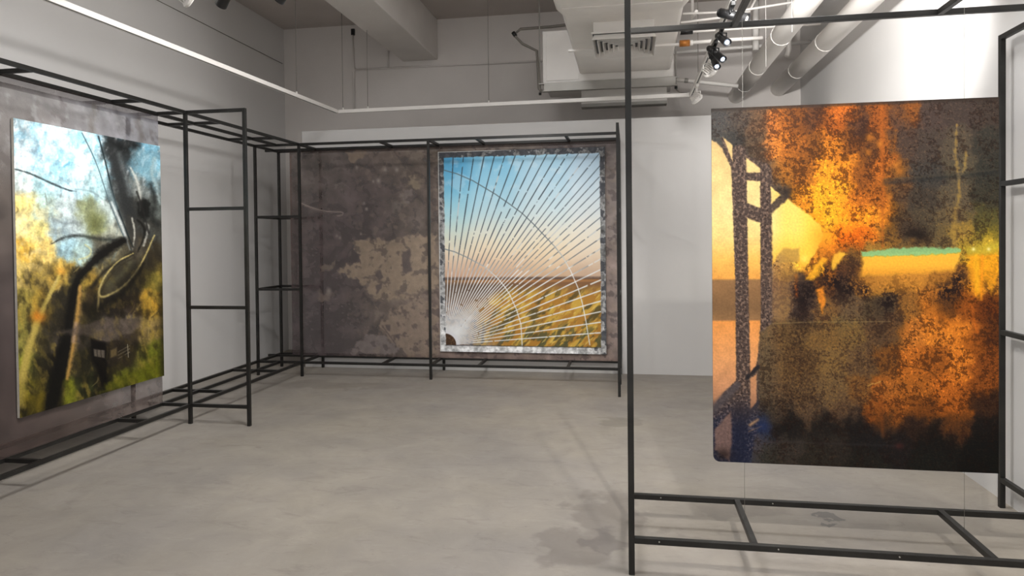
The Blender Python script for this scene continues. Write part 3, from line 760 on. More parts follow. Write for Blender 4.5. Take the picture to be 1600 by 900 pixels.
    for pl in ([(1110,217),(1118,222),(1128,232),(1137,250),(1142,262),(1145,330),(1149,440),(1150,520),(1151,592),(1130,612),(1114,634),(1110,634)],
               [(1129,214),(1144,226),(1144,254),(1137,238)],
               [(1164,245),(1187,262),(1187,270),(1165,269)],
               [(1166,281),(1187,283),(1188,325),(1166,317)],
               [(1167,340),(1188,348),(1188,440),(1189,470),(1188,505),(1183,560),(1181,570),(1172,582),(1170,500)],
               [(1172,590),(1182,583),(1182,628),(1172,640)],
               [(1203,291),(1219,304),(1204,319)]):
        S.poly(pl, Lc, .96, 2.2, .8, 6)
    for pts, ws in (([(1155,236),(1156,330),(1158,430),(1160,520),(1161,640)], [20,21,19,20,22]), ([(1195,262),(1196,340),(1197,430),(1197,500)], [15,17,17,17])):
        S.stroke(pts, ws, trunk, .96, .12, 1.2, 5)
    S.stroke([(1128,216),(1136,236),(1146,262)], 3.5, trunk, .95, .4, .6)
    for q in ([(1162,275),(1192,276)], [(1160,322),(1192,342)]): S.stroke(q, [9, 11], trunk, .95, .25, 1, 5)
    S.stroke([(1110,640),(1130,622),(1152,600)], [16,13,10], (92,84,88), .8, .5, 1)
    S.stroke([(1168,588),(1184,572)], 6, (48,44,48), .9, .5, 1)
    S.stroke([(1166,650),(1184,628)], 5, (60,56,66), .85, .5, 1)
    S.stroke([(1156,640),(1154,720)], 24, base - 12, .7, .4, 2, 6)
    S.poly([(1117,668),(1142,640),(1144,690),(1140,718),(1117,700)], (150,116,102), .75, 4, 1)
    S.stroke([(1172,662),(1184,654)], 4, (196,150,104), .85, 1); S.stroke([(1170,672),(1190,664)], 2, (150,120,96), .6)
    S.blob(1192, 664, 10, 14, (40, 56, 104), .6); S.blob(1130, 708, 14, 10, (44, 32, 30), .7)
    S.stroke([(1205,337),(1228,308)], 8, (92,76,64), .8, .8, 1)
    S.blob(1230, 300, 9, 9, (48, 42, 42), .8)
    house = [(1205,333),(1230,311),(1262,335),(1280,352),(1285,366),(1276,390),(1262,412),(1252,418),(1244,408),(1216,396),(1207,412)]
    hk = S.poly(house, grad([(305,(246,222,166)),(360,(252,228,160)),(395,(250,206,108)),(420,(242,172,66))]), .96, 3, 1.2, 8)
    S.lay(hk * smooth01(X, 1240, 1268) * .6, (254, 212, 96))
    S.blob(1256, 404, 6, 6, (255, 236, 150), .7); S.blob(1282, 368, 16, 20, (246,168,62), .75); S.blob(1290, 392, 16, 14, (222,130,48), .6)
    S.poly([(1216,396),(1222,388),(1248,388),(1248,408),(1214,412)], (186,150,104), .8, 4, 1)
    S.blob(1228, 428, 22, 14, (172,132,92), .7)
    S.poly([(1208,440),(1236,440),(1232,500),(1206,500)], (148,116,90), .55, 10, 3)
    S.lay(smooth01(S.t, .012, .004) * .7, (60, 50, 44))
    S.C *= (.95 + .1 * S.fbm(3, 2))[:, None]
    S.C = S.C * (np.clip(S.C.max(1), 1, 255) / 255)[:, None] ** .16 * 1.05
    warm = smooth01(S.C[:, 0] - S.C[:, 2], 25, 80) * smooth01(X, 1190, 1230)
    S.C[:, 2] *= 1 - .32 * warm; S.C[:, 1] *= 1 - .04 * warm
    return S

#@@FABRIC
def paint_backcloth():
    S = Sheet(420, 270, ((458, 237), (965, 221), (966, 556), (462, 556)), 51)
    P = [(470,300,(84,76,73)),(480,400,(78,68,67)),(520,250,(92,84,80)),(560,300,(80,70,69)),(620,300,(76,67,66)),(650,250,(96,86,78)),(600,340,(72,63,63)),(650,330,(92,83,76)),(520,380,(72,63,63)),(540,450,(70,61,61)),
         (500,500,(74,66,67)),(530,530,(66,58,58)),(600,500,(84,75,70)),(640,440,(112,98,86)),(680,300,(96,84,78)),(680,500,(108,94,88)),(955,300,(116,106,102)),(955,450,(122,108,102)),(955,540,(124,108,101)),
         (800,228,(104,94,88)),(900,228,(84,76,76)),(800,553,(106,92,86)),(880,553,(112,98,92))]
    S.under(P, 34, 12, 40)
    S.C *= (.80 + .40 * S.fbm(26, 5))[:, None]
    tan = np.array((130, 114, 99))
    for pl, c, a in (([(553,379),(585,374),(612,376),(640,369),(690,365),(690,452),(662,462),(640,470),(612,468),(590,466),(580,450),(566,440),(534,424),(545,415),(570,412),(567,396)], (130,114,98), .95),
                     ([(600,508),(622,484),(648,470),(655,458),(690,478),(692,552),(640,553),(622,534),(603,520)], (124,108,95), .9),
                     ([(553,552),(562,534),(580,522),(592,518),(624,534),(628,553)], (110,100,97), .85),
                     ([(504,418),(528,408),(526,420),(508,425)], (110,98,88), .8), ([(500,455),(530,458),(518,474),(504,470)], (108,96,88), .7),
                     ([(548,240),(560,232),(581,233),(575,252),(556,255)], (122,106,92), .8), ([(586,240),(640,233),(650,242),(590,256)], (108,95,88), .6),
                     ([(645,236),(690,232),(690,246),(650,250)], (120,108,98), .6),
                     ([(650,276),(664,270),(668,282),(662,296),(642,290)], (122,108,92), .9), ([(636,302),(652,297),(657,308),(646,318),(634,314)], (110,100,96), .8),
                     ([(622,318),(640,310),(642,322),(620,334)], (100,92,86), .6), ([(530,290),(546,288),(552,294),(534,296)], (112,102,96), .7)):
        S.poly(pl, np.array(c) * (.92 + .16 * S.fbm(10, 4))[:, None], a, 3, 5, 12)
    dk = smooth01(S.fbm(16, 5), .6, .72)
    S.lay(dk * .5, (60, 53, 53))
    S.lay(smooth01(S.fbm(14, 5), .68, .8) * .4 * smooth01(S.X, 520, 600), (122, 108, 96))
    for pl in ([(636,392),(648,391),(649,408),(651,424),(637,426),(635,408)], [(594,430),(600,421),(607,432),(600,436)], [(594,446),(606,440),(600,455),(595,460)],
               [(548,434),(556,434),(556,446),(548,445)], [(608,508),(617,505),(616,516),(610,515)], [(624,522),(632,520),(630,530)]):
        S.poly(pl, (76,67,66), .85, 2, 1.5)
    S.stroke([(640,470),(625,455),(655,460),(690,450)], 3, (84,74,70), .6, 1.2, 2)
    S.stroke([(604,508),(625,536)], 2, (78,68,66), .7)
    S.stroke([(471,316),(500,327),(520,331),(541,332),(542,336),(534,338)], 1.3, (146,132,124), .8)
    S.stroke([(482,322),(510,333)], 1, (128,114,108), .6)
    for (x, y, r) in ((599,283,3.5),(591,284,2),(565,262,2.5),(580,327,2),(628,266,3),(610,266,3),(533,369,2),(538,372,2),(571,366,1.5),(520,455,4),(576,318,2)):
        S.blob(x, y, r, r * 1.2, (134,124,118), .85)
    sp = smooth01(S.fbm(4, 2), .84, .92)
    S.lay(sp * .6 * np.exp(-((S.X - 540) / 40) ** 2 - ((S.Y - 490) / 30) ** 2), (140,130,124))
    S.lay(sp * .25, (124,114,108))
    # darker hems at the left and the top
    S.lay(smooth01(S.X, 463, 459) * .5, (92, 64, 56))
    S.lay(smooth01(S.t, .02, .008) * .6, (52, 44, 42))
    return S

def paint_leftcloth():
    # sketch units: metres from the frame end, 0.1 m = 10 units; x runs 0..330 towards the back, y 0..238 downwards
    S = Sheet(240, 190, ((0, 0), (330, 0), (330, 238), (0, 238)), 61)
    P = [(180,10,(112,108,106)),(215,10,(120,117,118)),(250,12,(118,116,118)),(285,12,(124,124,130)),(320,15,(122,122,128)),(180,30,(100,94,90)),(160,70,(78,70,66)),(180,70,(84,76,70)),(170,130,(72,63,61)),(175,190,(66,56,55)),
         (180,225,(70,58,54)),(230,225,(80,69,64)),(280,225,(92,82,78)),(320,225,(104,94,90)),(60,60,(80,72,68)),(60,180,(68,58,57)),(320,100,(100,94,94)),(250,100,(90,80,78))]
    S.under(P, 26, 10, 40)
    S.C *= (.80 + .4 * S.fbm(22, 5))[:, None]
    S.lay(smooth01(S.fbm(10, 4), .62, .8) * smooth01(S.t, .25, .1) * .5, (150, 150, 152))
    S.lay(smooth01(S.fbm(12, 4), .64, .8) * .35, (58, 50, 48))
    S.stroke([(262,6),(258,20),(262,32)], 3, (92,86,74), .6, 1.5, 2); S.stroke([(306,8),(310,20),(308,34)], 4, (84,78,74), .7, 1.5, 2)
    S.stroke([(196,8),(230,14),(262,12)], 3, (78,76,76), .6, 1.5, 2)
    S.lay(smooth01(S.t, .03, .012) * .6, (58, 52, 52))
    return S

#@@BUILD
M_pl = mat_print('draped_figure_print', .92, .6, .03, 120, spec=.15)
M_ps = mat_print('sunburst_print', 1.0, .6, .03, 120, spec=.15)
M_po = mat_print('burnt_orange_print', .90, .5, .03, 120, coat=.04, spec=.12)
M_fb = mat_print('sheer_backdrop_cloth', 1.6, .9, .12, 160, alpha=.78, spec=.1)
M_fl = mat_print('sheer_leftside_cloth', 1.25, .9, .12, 160, alpha=.74, spec=.1)

# left print: a thin panel in front of the hanging cloth
LX, LY0, LY1, LZ0, LZ1 = -3.80, 3.727, 5.075, .40, 2.290
pl = thing('art_panel', 'tall blue and yellow-green print of a draped figure over a small house, left side', 'artwork', (LX, LY0, LZ0))
S = paint_left()
curl = .012 * np.clip((S.u - .9) / .1, 0, 1) ** 2
S.build('print', M_pl, (0, 0, LZ1 - LZ0), (0, LY1 - LY0, 0), (0, 0, LZ0 - LZ1), pl, curl, (1, 0, 0))
box('backing_board', (-.018, 0, 0), (-.001, LY1 - LY0, LZ1 - LZ0), M_edge, pl)
# cloth behind it
CY0, CZ0, CZ1 = 1.81, .172, 2.548
cl = thing('sheer_cloth', 'sheer grey-brown printed cloth hung behind the draped figure print', 'cloth', (XM + .017, CY0, CZ0))
S = paint_leftcloth()
S.build('printed_cloth', M_fl, (0, 0, CZ1 - CZ0), (0, 5.11 - CY0, 0), (0, 0, CZ0 - CZ1), cl, .004 * np.sin(S.u * 23) * S.t, (1, 0, 0))
hem = bmesh.new(); add_tube(hem, (0, 0, CZ1 - CZ0), (0, 5.11 - CY0, CZ1 - CZ0), .006, seg=8)
finish('hem', hem, M_darkedge, cl)
# back cloth and sunburst print
cb = thing('sheer_cloth', 'wide sheer dark brown cloth printed with peeling plaster, hung on the back frame', 'cloth', (-3.90, YFAB - .018, .165))
S = paint_backcloth()
S.build('printed_cloth', M_fb, (0, 0, 2.545 - .165), (3.90 - .125, 0, 0), (0, 0, .165 - 2.545), cb, .004 * np.sin(S.u * 19) * S.t, (0, -1, 0))
hem = bmesh.new(); add_tube(hem, (0, 0, 2.545 - .165), (3.775, 0, 2.545 - .165), .006, seg=8)
finish('hem', hem, M_darkedge, cb)
sx0, sx1, sz0, sz1, sy = -2.103, -.252, .242, 2.478, 7.445
pn = thing('art_panel', 'sunset field print with rays fanning out from a corner and a scraped silver border', 'artwork', (sx0, sy, sz0))
S = paint_sun()
S.build('print', M_ps, (0, 0, sz1 - sz0), (sx1 - sx0, 0, 0), (0, 0, sz0 - sz1), pn)
box('backing_board', (0, .001, 0), (sx1 - sx0, .016, sz1 - sz0), M_edge, pn)
# orange panel with two hanging wires
oy, ox0, ox1, oz0, oz1 = 3.345, .3845, 1.607, .436, 2.101
po = thing('art_panel', 'large burnt orange and black weathered print hung on wires inside the front right frame', 'artwork', (ox0, oy, oz0))
S = paint_orange()
# rounded lower-left corner: the sheet's corner cells are pulled onto an arc
ww, hh, rc = ox1 - ox0, oz1 - oz0, .03
px, pz = S.u * ww, (1 - S.t) * hh
ob = S.build('print', M_po, (0, 0, hh), (ww, 0, 0), (0, 0, -hh), po)
co = np.zeros(len(px) * 3, np.float32); ob.data.vertices.foreach_get('co', co); co = co.reshape(-1, 3)
dx, dz = rc - co[:, 0], rc - co[:, 2]
m = (dx > 0) & (dz > 0); L = np.hypot(dx, dz); mx = np.maximum(dx, dz)
k = np.where(m & (L > 0), mx / np.maximum(L, 1e-9), 1)
co[:, 0] = np.where(m, rc - dx * k, co[:, 0]); co[:, 2] = np.where(m, rc - dz * k, co[:, 2])
ob.data.vertices.foreach_set('co', co.ravel()); ob.data.update()
bm = bmesh.new()
prof = [(rc - rc * math.sin(a), rc - rc * math.cos(a)) for a in [i * math.pi / 2 / 6 for i in range(7)]][::-1] + [(ww, 0), (ww, hh), (0, hh)]
A = [bm.verts.new((x, .0008, z)) for x, z in prof]; B = [bm.verts.new((x, .008, z)) for x, z in prof]
bm.faces.new(A); bm.faces.new(B[::-1])
for i in range(len(A)): bm.faces.new((A[i], A[(i + 1) % len(A)], B[(i + 1) % len(A)], B[i]))
finish('backing_board', bm, M_darkedge, po)
for x in (.5275, 1.4733):
    tube('hanging_wire', (x - ox0, .012, ZS[0] - oz0), (x - ox0, .012, H - oz0), .0009, M_wire, po, 6)

#@@CEILING
# ------------------------------------------------------------------ track lighting
ZT = 2.95
def track(label, p, q, hang):
    p, q = Vector(p), Vector(q); d = (q - p).normalized(); n = Vector((-d.y, d.x, 0))
    t = thing('light_track', label, 'track', p)
    L = (q - p).length
    def prof(name, w0, w1, z0, z1, mat, e=0.):
        bm = bmesh.new()
        vs = []
        for s in (-e, L + e):
            for (w, z) in ((w0, z0), (w1, z0), (w1, z1), (w0, z1)):
                c = d * s + n * w; vs.append(bm.verts.new((c.x, c.y, z)))
        for f in ((0, 1, 2, 3), (7, 6, 5, 4), (0, 4, 5, 1), (1, 5, 6, 2), (2, 6, 7, 3), (3, 7, 4, 0)): bm.faces.new([vs[i] for i in f])
        return finish(name, bm, mat, t)
    prof('channel', -.018, .018, .004, .036, M_white)
    prof('slot', -.007, .007, -.0005, .0045, M_black)
    prof('lip', -.018, -.007, -.002, .004, M_white); prof('lip', .007, .018, -.002, .004, M_white)
    for s in hang:
        c = d * s
        tube('hanger_wire', (c.x, c.y, .036), (c.x, c.y, ZC - ZT), .0032, M_seam, t, 6)
        tube('hanger_clip', (c.x, c.y, .034), (c.x, c.y, .06), .009, M_white, t, 8)
    return t
PL0, PL1 = Vector((-3.49, 1.6, ZT)), Vector((-3.27, 7.40, ZT))
PR1, PR0 = Vector((.643, 7.33, ZT)), Vector((.637, .4, ZT))
track('white light track running above the left frame', PL0, PL1 + Vector((0, -.022, 0)), (1.0, 4.9))
track('white light track running across in front of the back wall', PL1 + Vector((.02, .0, 0)), PR1 + Vector((-.02, 0, 0)), (.05, .35, 1.75))
track('white light track with slotted underside above the orange panel', PR0, PR1 + Vector((0, -.022, 0)), (1.3, 4.1, 6.2))
PF0, PF1 = Vector((-3.40, 3.42, ZT)), Vector((.60, 3.42, ZT))
track('white light track crossing the room just above the picture edge', PF0, PF1, (1.2, 2.9))

def add_box_ring(front, d, rad, t, mt):
    """black baffle ring around the lens"""
    bm = bmesh.new(); u = d.orthogonal().normalized(); w = d.cross(u); A = []; B = []
    for i in range(18):
        k = u * math.cos(i * math.pi / 9) + w * math.sin(i * math.pi / 9)
        A.append(bm.verts.new(front + k * rad * 1.04)); B.append(bm.verts.new(front - d * .011 + k * rad * .55))
    for i in range(18): bm.faces.new((A[i], A[(i + 1) % 18], B[(i + 1) % 18], B[i]))
    finish('baffle', bm, mt, t)

def spot(label, at, aim, style, watts=0., cone=50., blend=.6, rgb=(1, .98, .955), drop=.10, length=.17, rad=.03, radius=.05, group=None, lit=False):
    """track spotlight: adapter on the track, arm, tilted head with lens; its lamp shines along the head"""
    at = Vector(at)
    mt = M_black if style == 'black' else M_white
    t = thing('track_spotlight', label, 'spotlight', at, group)
    d0 = Vector((0, 1, 0))
    box('adapter', (-.014, -.05, -.030), (.014, .05, -.0025), mt, t, bevel=.003)
    tube('arm', (0, 0, -.028), (0, 0, -drop + .01), .008, mt, t, 8)
    piv = Vector((0, 0, -drop))
    d = (Vector(aim) - (at + piv)).normalized()
    back, front = piv - d * length * .45, piv + d * length * .55
    bm = bmesh.new()
    if style == 'black':
        add_tube(bm, back, back + d * length * .62, rad * .86, seg=18)
        add_tube(bm, back + d * length * .6, front, rad, rad * 1.05, seg=18, caps=False)
        add_tube(bm, back - d * .012, back, rad * .6, rad * .86, seg=18)
        body = finish('head', bm, mt, t)
    else:
        # shallow round bowl, finned at the back
        R0 = rad * 2.2; prof = ((-.020, .55), (-.012, .85), (0, 1.0), (.012, .97), (.016, .9))
        for (h0, f0), (h1, f1) in zip(prof, prof[1:]):
            add_tube(bm, piv + d * h0, piv + d * h1, R0 * f0, R0 * f1, seg=24, caps=(h0 == -.020 or h1 == .016))
        body = finish('head', bm, mt, t)
        sd = d.orthogonal().normalized(); up = d.cross(sd)
        for k in range(7):
            q = (k - 3) / 3.6; hw = R0 * .80 * math.sqrt(1 - q * q)
            bmf = bmesh.new(); vs = []
            for e in (-.0018, .0018):
                for (hh_, ww_) in ((-.012, -1), (-.012, 1), (-.052, .62), (-.052, -.62)):
                    vs.append(bmf.verts.new(piv + sd * (q * R0 * .85 + e) + up * hw * ww_ + d * hh_))
            for f in ((0, 1, 2, 3), (7, 6, 5, 4), (0, 4, 5, 1), (1, 5, 6, 2), (2, 6, 7, 3), (3, 7, 4, 0)): bmf.faces.new([vs[i] for i in f])
            finish('fin', bmf, mt, t)
        front = piv + d * .026; rad = R0
    u = d.orthogonal().normalized(); w = d.cross(u)
    # yoke
    s = Vector((d.y, -d.x, 0)).normalized() if abs(d.z) < .999 else Vector((1, 0, 0))
    bm = bmesh.new()
    for sg in (-1, 1):
        add_tube(bm, piv + s * sg * (rad + .004), piv + s * sg * (rad + .004) + Vector((0, 0, drop * .45)), .005, seg=6)
    add_tube(bm, piv - s * (rad + .006) + Vector((0, 0, drop * .45)), piv + s * (rad + .006) + Vector((0, 0, drop * .45)), .005, seg=6)
    finish('yoke', bm, mt, t)
    bm = bmesh.new(); add_tube(bm, front - d * .012, front - d * .006, rad * (.56 if style == 'black' else .82), seg=18)
    if style == 'black':
        add_box_ring(front, d, rad, t, mt)
    finish('lens', bm, M_grey if watts <= 0 and not lit else (M_lens if style == 'black' else M_lensw), t)
    if watts > 0:
        ld = bpy.data.lights.new('lamp', 'SPOT'); ld.energy = watts; ld.spot_size = math.radians(cone); ld.spot_blend = blend
        ld.color = rgb; ld.shadow_soft_size = radius
        lo = bpy.data.objects.new('lamp', ld); COL.objects.link(lo); lo.parent = t
        lo.location = front + d * .03; lo.rotation_euler = d.to_track_quat('-Z', 'Y').to_euler()
    return t
def on_right(y): return (PR0 + (PR1 - PR0) * ((y - PR0.y) / (PR1.y - PR0.y)))
# black heads on the right track, turned towards the viewer
spot('black spotlight lowest of the cluster on the right track', on_right(5.42), (1.25, 2.9, 0.0), 'black', 0, lit=True, drop=.10, length=.2, rad=.027)
spot('black spotlight middle of the cluster, tilted right, lens lit', on_right(5.30), (2.0, 3.2, .9), 'black', 0, lit=True, drop=.09, length=.2, rad=.027)
spot('black spotlight partly behind the front frame top rail', on_right(4.92), (1.5, 2.4, 1.2), 'black', 0, lit=True, drop=.09, length=.17, rad=.027)
spot('black spotlight highest in view, right of the track', on_right(4.45), (3.2, 3.1, 1.6), 'black', 0, drop=.08, length=.19, rad=.033)
# white finned heads on the right track
spot('white finned spotlight beside the black cluster', on_right(5.62), (2.0, 7.0, 1.5), 'white', 45, 70, 1.0, drop=.14, rad=.030)
spot('white finned spotlight at the far end of the right track', on_right(6.75), (1.9, 7.3, 1.3), 'white', 14, 70, 1.0, drop=.14, rad=.028)
# heads on the cross track at the top of the picture
def on_front(x): return Vector((x, PF0.y, ZT))
spot('white finned spotlight at the top left edge', on_front(-2.35), (.3, 6.6, 1.0), 'white', 40, 60, drop=.10, rad=.034)
spot('black spotlight at the top edge, nearest the white finned one', on_front(-2.13), (-3.8, 4.4, 1.4), 'black', 95, 62, .7, drop=.10)
spot('black spotlight at the top edge, nearest the ceiling beam', on_front(-1.78), (-3.8, 4.2, 1.2), 'black', 35, 70, .7, drop=.10)
spot('black spotlight on the cross track aimed at the sunburst print', on_front(-.9), (-1.2, 7.4, 1.4), 'black', 215, 40, .7, drop=.10)
spot('black spotlight on the cross track aimed at the peeling plaster cloth', on_front(-1.3), (-2.9, 7.4, 1.2), 'black', 60, 50, .7, drop=.10)
# out of view: heads on the near end of the right track, for the orange panel and the right wall
spot('black spotlight above the viewer aimed at the orange panel', on_right(1.0), (1.04, 3.345, 1.2), 'black', 175, 54, .4, rgb=(1, .95, .86), drop=.10, radius=.03)
spot('white finned spotlight aimed at the upper right wall', on_right(3.72), (2.055, 6.1, 3.06), 'white', 400, 88, 1.0, drop=.12, rad=.03, radius=.08)
spot('white finned spotlight aimed across the room at the left wall', on_right(3.3), (-4.4, 4.9, 2.55), 'white', 300, 52, .8, drop=.2, rad=.03, radius=.14)

M_fill = mat_emit('fill_panel_glow', (255, 248, 238), 4.0)  # glowing face of the unseen fill panels, added to light the floor
for (x, y), pw, w in zip(FILL_PANELS, FILL_W, ('over the left of the room', 'over the right of the room', 'behind the viewer on the left', 'behind the viewer on the right')):
    t = thing('added_fill_panel', 'unseen white rectangular fill light added to the ceiling ' + w, 'light', (x, y, ZC))
    box('housing', (-.6, -.3, -.05), (.6, .3, 0), M_white, t, bevel=.004)
    box('diffuser', (-.575, -.275, -.053), (.575, .275, -.0495), M_fill, t)
    fill_lamp(0, 0, -.06, t, pw)

# ------------------------------------------------------------------ air conditioning
ac = thing('air_duct', 'white insulated air duct hanging from the ceiling with a square diffuser', 'duct', (0, 0, 3.30))
bm = bmesh.new()
def ring(y, x0, x1, z0, z1, r):
    pts = []
    for cx, cz, a0 in ((x0 + r, z0 + r, 180), (x1 - r, z0 + r, 270), (x1 - r, z1 - r, 0), (x0 + r, z1 - r, 90)):
        for k in range(4):
            a = math.radians(a0 + 30 * k); pts.append(bm.verts.new((cx + r * math.cos(a), y, cz + r * math.sin(a))))
    return pts
secs = [(4.2, -.56, .47, -.02, .52, .05), (5.42, -.56, .47, -.02, .52, .05), (5.56, -.535, .447, -.005, .50, .04), (5.60, -.525, .437, 0, .50, .03),
        (6.60, -.525, .445, 0, .50, .03), (7.575, -.525, .452, 0, .50, .03)]
rs = [ring(*s) for s in secs]
for a, b in zip(rs, rs[1:]):
    for i in range(len(a)): bm.faces.new((a[i], a[(i + 1) % len(a)], b[(i + 1) % len(a)], b[i]))
bm.faces.new(rs[0]); bm.faces.new(rs[-1][::-1])
finish('duct_body', bm, M_galv, ac)
bm = bmesh.new()
for z0 in (-.022,):
    add_box(bm, (-.5, 4.9, -.028), (.41, 4.93, -.019)); add_box(bm, (-.5, 5.33, -.028), (.41, 5.35, -.019))
finish('seam', bm, M_galv, ac)
box('clamp_bar', (-.56, 6.57, -.02), (.49, 6.60, .0), M_white, ac); 
box('diffuser_neck', (-.285, 5.80, -.085), (.215, 6.36, .002), M_white, ac, bevel=.004)
df = box('diffuser_frame', (-.30, 5.78, -.100), (.235, 6.42, -.086), M_white, ac, bevel=.003)
box('diffuser_shade_plate', (-.29, 5.79, -.102), (.225, 6.41, -.1002), M_black, ac)  # black plate stands in for the shade in the louvre gaps
for k in range(6):   # square louvre rings, stepped up towards the middle
    e = .004 + .042 * k
    x0, x1, y0, y1 = -.30 + e, .235 - e, 5.78 + e * 1.2, 6.42 - e * 1.2
    bm = bmesh.new(); w = .020
    o1 = [(x0, y0), (x1, y0), (x1, y1), (x0, y1)]; i1 = [(x0 + w, y0 + w), (x1 - w, y0 + w), (x1 - w, y1 - w), (x0 + w, y1 - w)]
    zo, zi = -.150, -.104
    O = [bm.verts.new((x, y, zo)) for x, y in o1]; I = [bm.verts.new((x, y, zi)) for x, y in i1]
    O2 = [bm.verts.new((x, y, zo + .004)) for x, y in o1]; I2 = [bm.verts.new((x, y, zi + .0015)) for x, y in i1]
    for i in range(4):
        j = (i + 1) % 4
        bm.faces.new((O[i], O[j], I[j], I[i])); bm.faces.new((O2[i], I2[i], I2[j], O2[j])); bm.faces.new((O[i], O2[i], O2[j], O[j])); bm.faces.new((I[i], I[j], I2[j], I2[i]))
    finish('louvre', bm, M_white, ac)
tube('hanger_rod', (-.45, 5.9, .5), (-.45, 5.9, ZC - 3.3), .006, M_grey, ac, 8); tube('hanger_rod', (.37, 5.9, .5), (.37, 5.9, ZC - 3.3), .006, M_grey, ac, 8)

fc = thing('fan_coil_unit', 'wide boxy white fan coil unit behind the air duct, on a steel angle frame', 'air conditioner', (-.23, 7.58, 3.21))
box('casing', (-.70, 0, 0), (.715, .75, .58), M_white, fc, bevel=.006)
box('front_panel', (-.66, -.008, .03), (-.30, 0, .55), M_white, fc, bevel=.003)
box('lower_band', (-.28, -.008, .012), (.70, 0, .08), M_white, fc, bevel=.002)
bm = bmesh.new()
add_box(bm, (-.74, -.05, -.012), (.75, .0, -.002)); add_box(bm, (-.68, -.052, -.09), (.73, -.046, -.012)); add_box(bm, (-.70, -.06, -.095), (.75, -.0, -.086))
finish('angle_frame', bm, M_grey, fc)
for x in (-.73, .735):
    tube('hanger_rod', (x, -.02, -.11), (x, -.02, ZC - 3.21), .008, M_grey, fc, 8)
    tube('nut', (x, -.02, -.125), (x, -.02, -.10), .016, M_black, fc, 6)
path('refrigerant_hose', [(-.30, .05, .66), (-.62, .05, .64), (-.95, .03, .63), (-1.02, .0, .56), (-.92, -.02, .45), (-.76, -.03, .36), (-.745, -.03, .1), (-.74, -.03, -.06), (-.70, -.03, -.09)], .016, M_seam, fc)
tube('hose_sleeve', (-.42, .05, .653), (-.36, .05, .657), .022, M_black, fc, 10)
tube('hose_sleeve', (-1.03, .0, .59), (-1.0, .0, .545), .022, M_black, fc, 10)
path('drain_hose', [(.735, -.02, -.13), (.78, .02, -.16), (.86, .1, -.15), (.93, .2, -.16)], .007, M_seam, fc)
box('return_box', (-.307, .42, -.16), (.664, .54, -.002), M_white, fc, bevel=.004); box('return_lip', (-.307, .41, -.198), (.664, .55, -.16), M_grey, fc, bevel=.004)

# ------------------------------------------------------------------ pipes under the ceiling
def pipe(label, pts, r, mat=M_white, name='pipe', bands=(), group=None, seg=12):
    t = thing(name, label, 'pipe', pts[0], group)
    o = Vector(pts[0])
    path('pipe_run', [Vector(p) - o for p in pts], r, mat, t, seg)
    for (f0, rr, w, m) in bands:
        a, b = Vector(pts[0]) - o, Vector(pts[-1]) - o; d = (b - a).normalized(); c = a + (b - a) * f0
        tube('coupling', c - d * w / 2, c + d * w / 2, rr, m, t, 14)
    return t
pipe('thick white round duct, left of the pair along the right wall', [(1.30, 2.0, 3.22), (1.30, YB - .002, 3.22)], .088, M_white, 'round_duct', [(.62, .092, .02, M_galv), (.78, .092, .02, M_galv), (.9, .092, .02, M_galv)], seg=28)
pipe('thick white round duct nearest the right wall', [(1.80, 2.0, 3.29), (1.80, YB - .002, 3.29)], .092, M_white, 'round_duct', [(.7, .096, .02, M_galv), (.86, .096, .02, M_galv)], seg=28)
pipe('white drain pipe sloping from the fan coil unit to the round duct', [(.50, 7.9, 3.265), (1.195, 7.9, 3.155)], .022, M_white, 'drain_pipe', [(.2, .027, .04, M_grey)])
pipe('thin white pipe with a black fitting right of the air duct', [(.47, 6.5, 3.382), (.80, 6.5, 3.385), (1.7, 6.55, 3.40)], .017, M_white, 'water_pipe', [(.05, .028, .11, M_black)])
pipe('thin white pipe with a brass valve right of the air duct', [(.47, 6.5, 3.275), (.95, 6.5, 3.285), (1.20, 6.52, 3.29)], .016, M_white, 'water_pipe', [(.06, .03, .09, M_brass), (.14, .024, .03, M_white)])
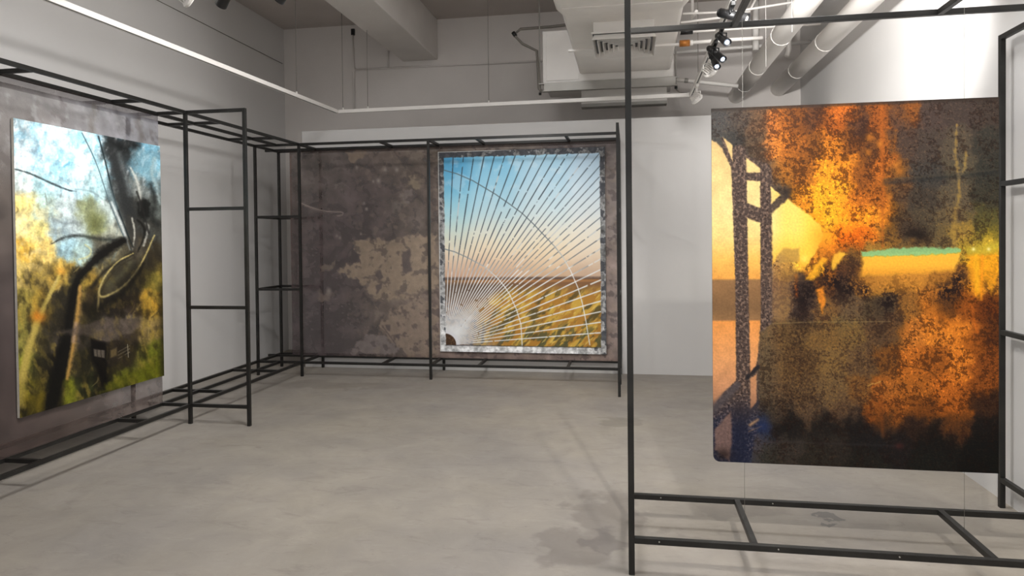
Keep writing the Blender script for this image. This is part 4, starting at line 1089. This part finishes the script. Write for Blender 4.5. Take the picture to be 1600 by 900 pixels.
pipe('thin white pipe highest beside the air duct', [(.50, 6.5, 3.545), (.95, 6.5, 3.535), (1.6, 6.5, 3.60)], .010, M_white, 'water_pipe')
pipe('thin white pipe second highest beside the air duct', [(.48, 6.5, 3.465), (.85, 6.5, 3.49), (1.1, 6.6, 3.56), (1.2, 6.7, 3.75)], .011, M_white, 'water_pipe')
pipe('long white pipe across the back above the round ducts', [(.50, 8.3, 3.665), (2.05, 8.3, 3.70)], .020, M_white, 'sprinkler_pipe')
pipe('white pipe stub hanging beside the left round duct', [(1.40, 8.0, ZC), (1.40, 8.0, 3.56)], .035, M_white, 'pipe_stub')
pipe('white pipe stub hanging between the round ducts', [(1.66, 7.6, ZC), (1.66, 7.6, 3.44), (1.64, 7.6, 3.38)], .026, M_white, 'pipe_stub')
pipe('white pipe dropping from the ceiling beside the air duct', [(.62, 6.9, ZC), (.62, 6.9, 3.62), (.62, 6.5, 3.56)], .015, M_white, 'pipe_stub')
struct(box('ceiling_beam', (.50, 7.1, 3.98), (XR, 7.35, ZC), M_beam, bevel=.01))
# conduits and cables
cd = thing('conduit', 'thin grey conduit with a drop on the back wall left of the air duct', 'conduit', (-3.64, YB - .016, 3.26))
path('conduit_run', [(0, 0, 0), (.0, 0, .56), (-.01, 0, 1.06)], .012, M_upper, cd)
path('conduit_run', [(.0, 0, .535), (2.6, 0, .515)], .012, M_upper, cd)
path('conduit_run', [(.49, 0, .54), (.49, 0, .76)], .010, M_upper, cd)
box('junction_box', (-.022, -.02, 1.0), (.022, .012, 1.08), M_black, cd); box('junction_box', (-.02, -.018, .50), (.02, .012, .56), M_upper, cd)
tag(path('cable', [(XL + .004, 2.0, 3.93), (XL + .004, 5.6, 3.93), (XL + .004, YB - .06, 3.92)], .004, M_seam), 'thin grey cable running along the upper left wall', 'cable')
tag(path('cable', [(1.206, 6.4, ZC), (1.206, 6.4, 3.0)], .0022, M_white), 'thin white suspension cord hanging left of the round ducts', 'cord')
tag(path('cable', [(1.208, 5.42, ZC), (1.208, 5.42, 3.02)], .0022, M_white), 'thin white suspension cord holding the left round duct', 'cord')
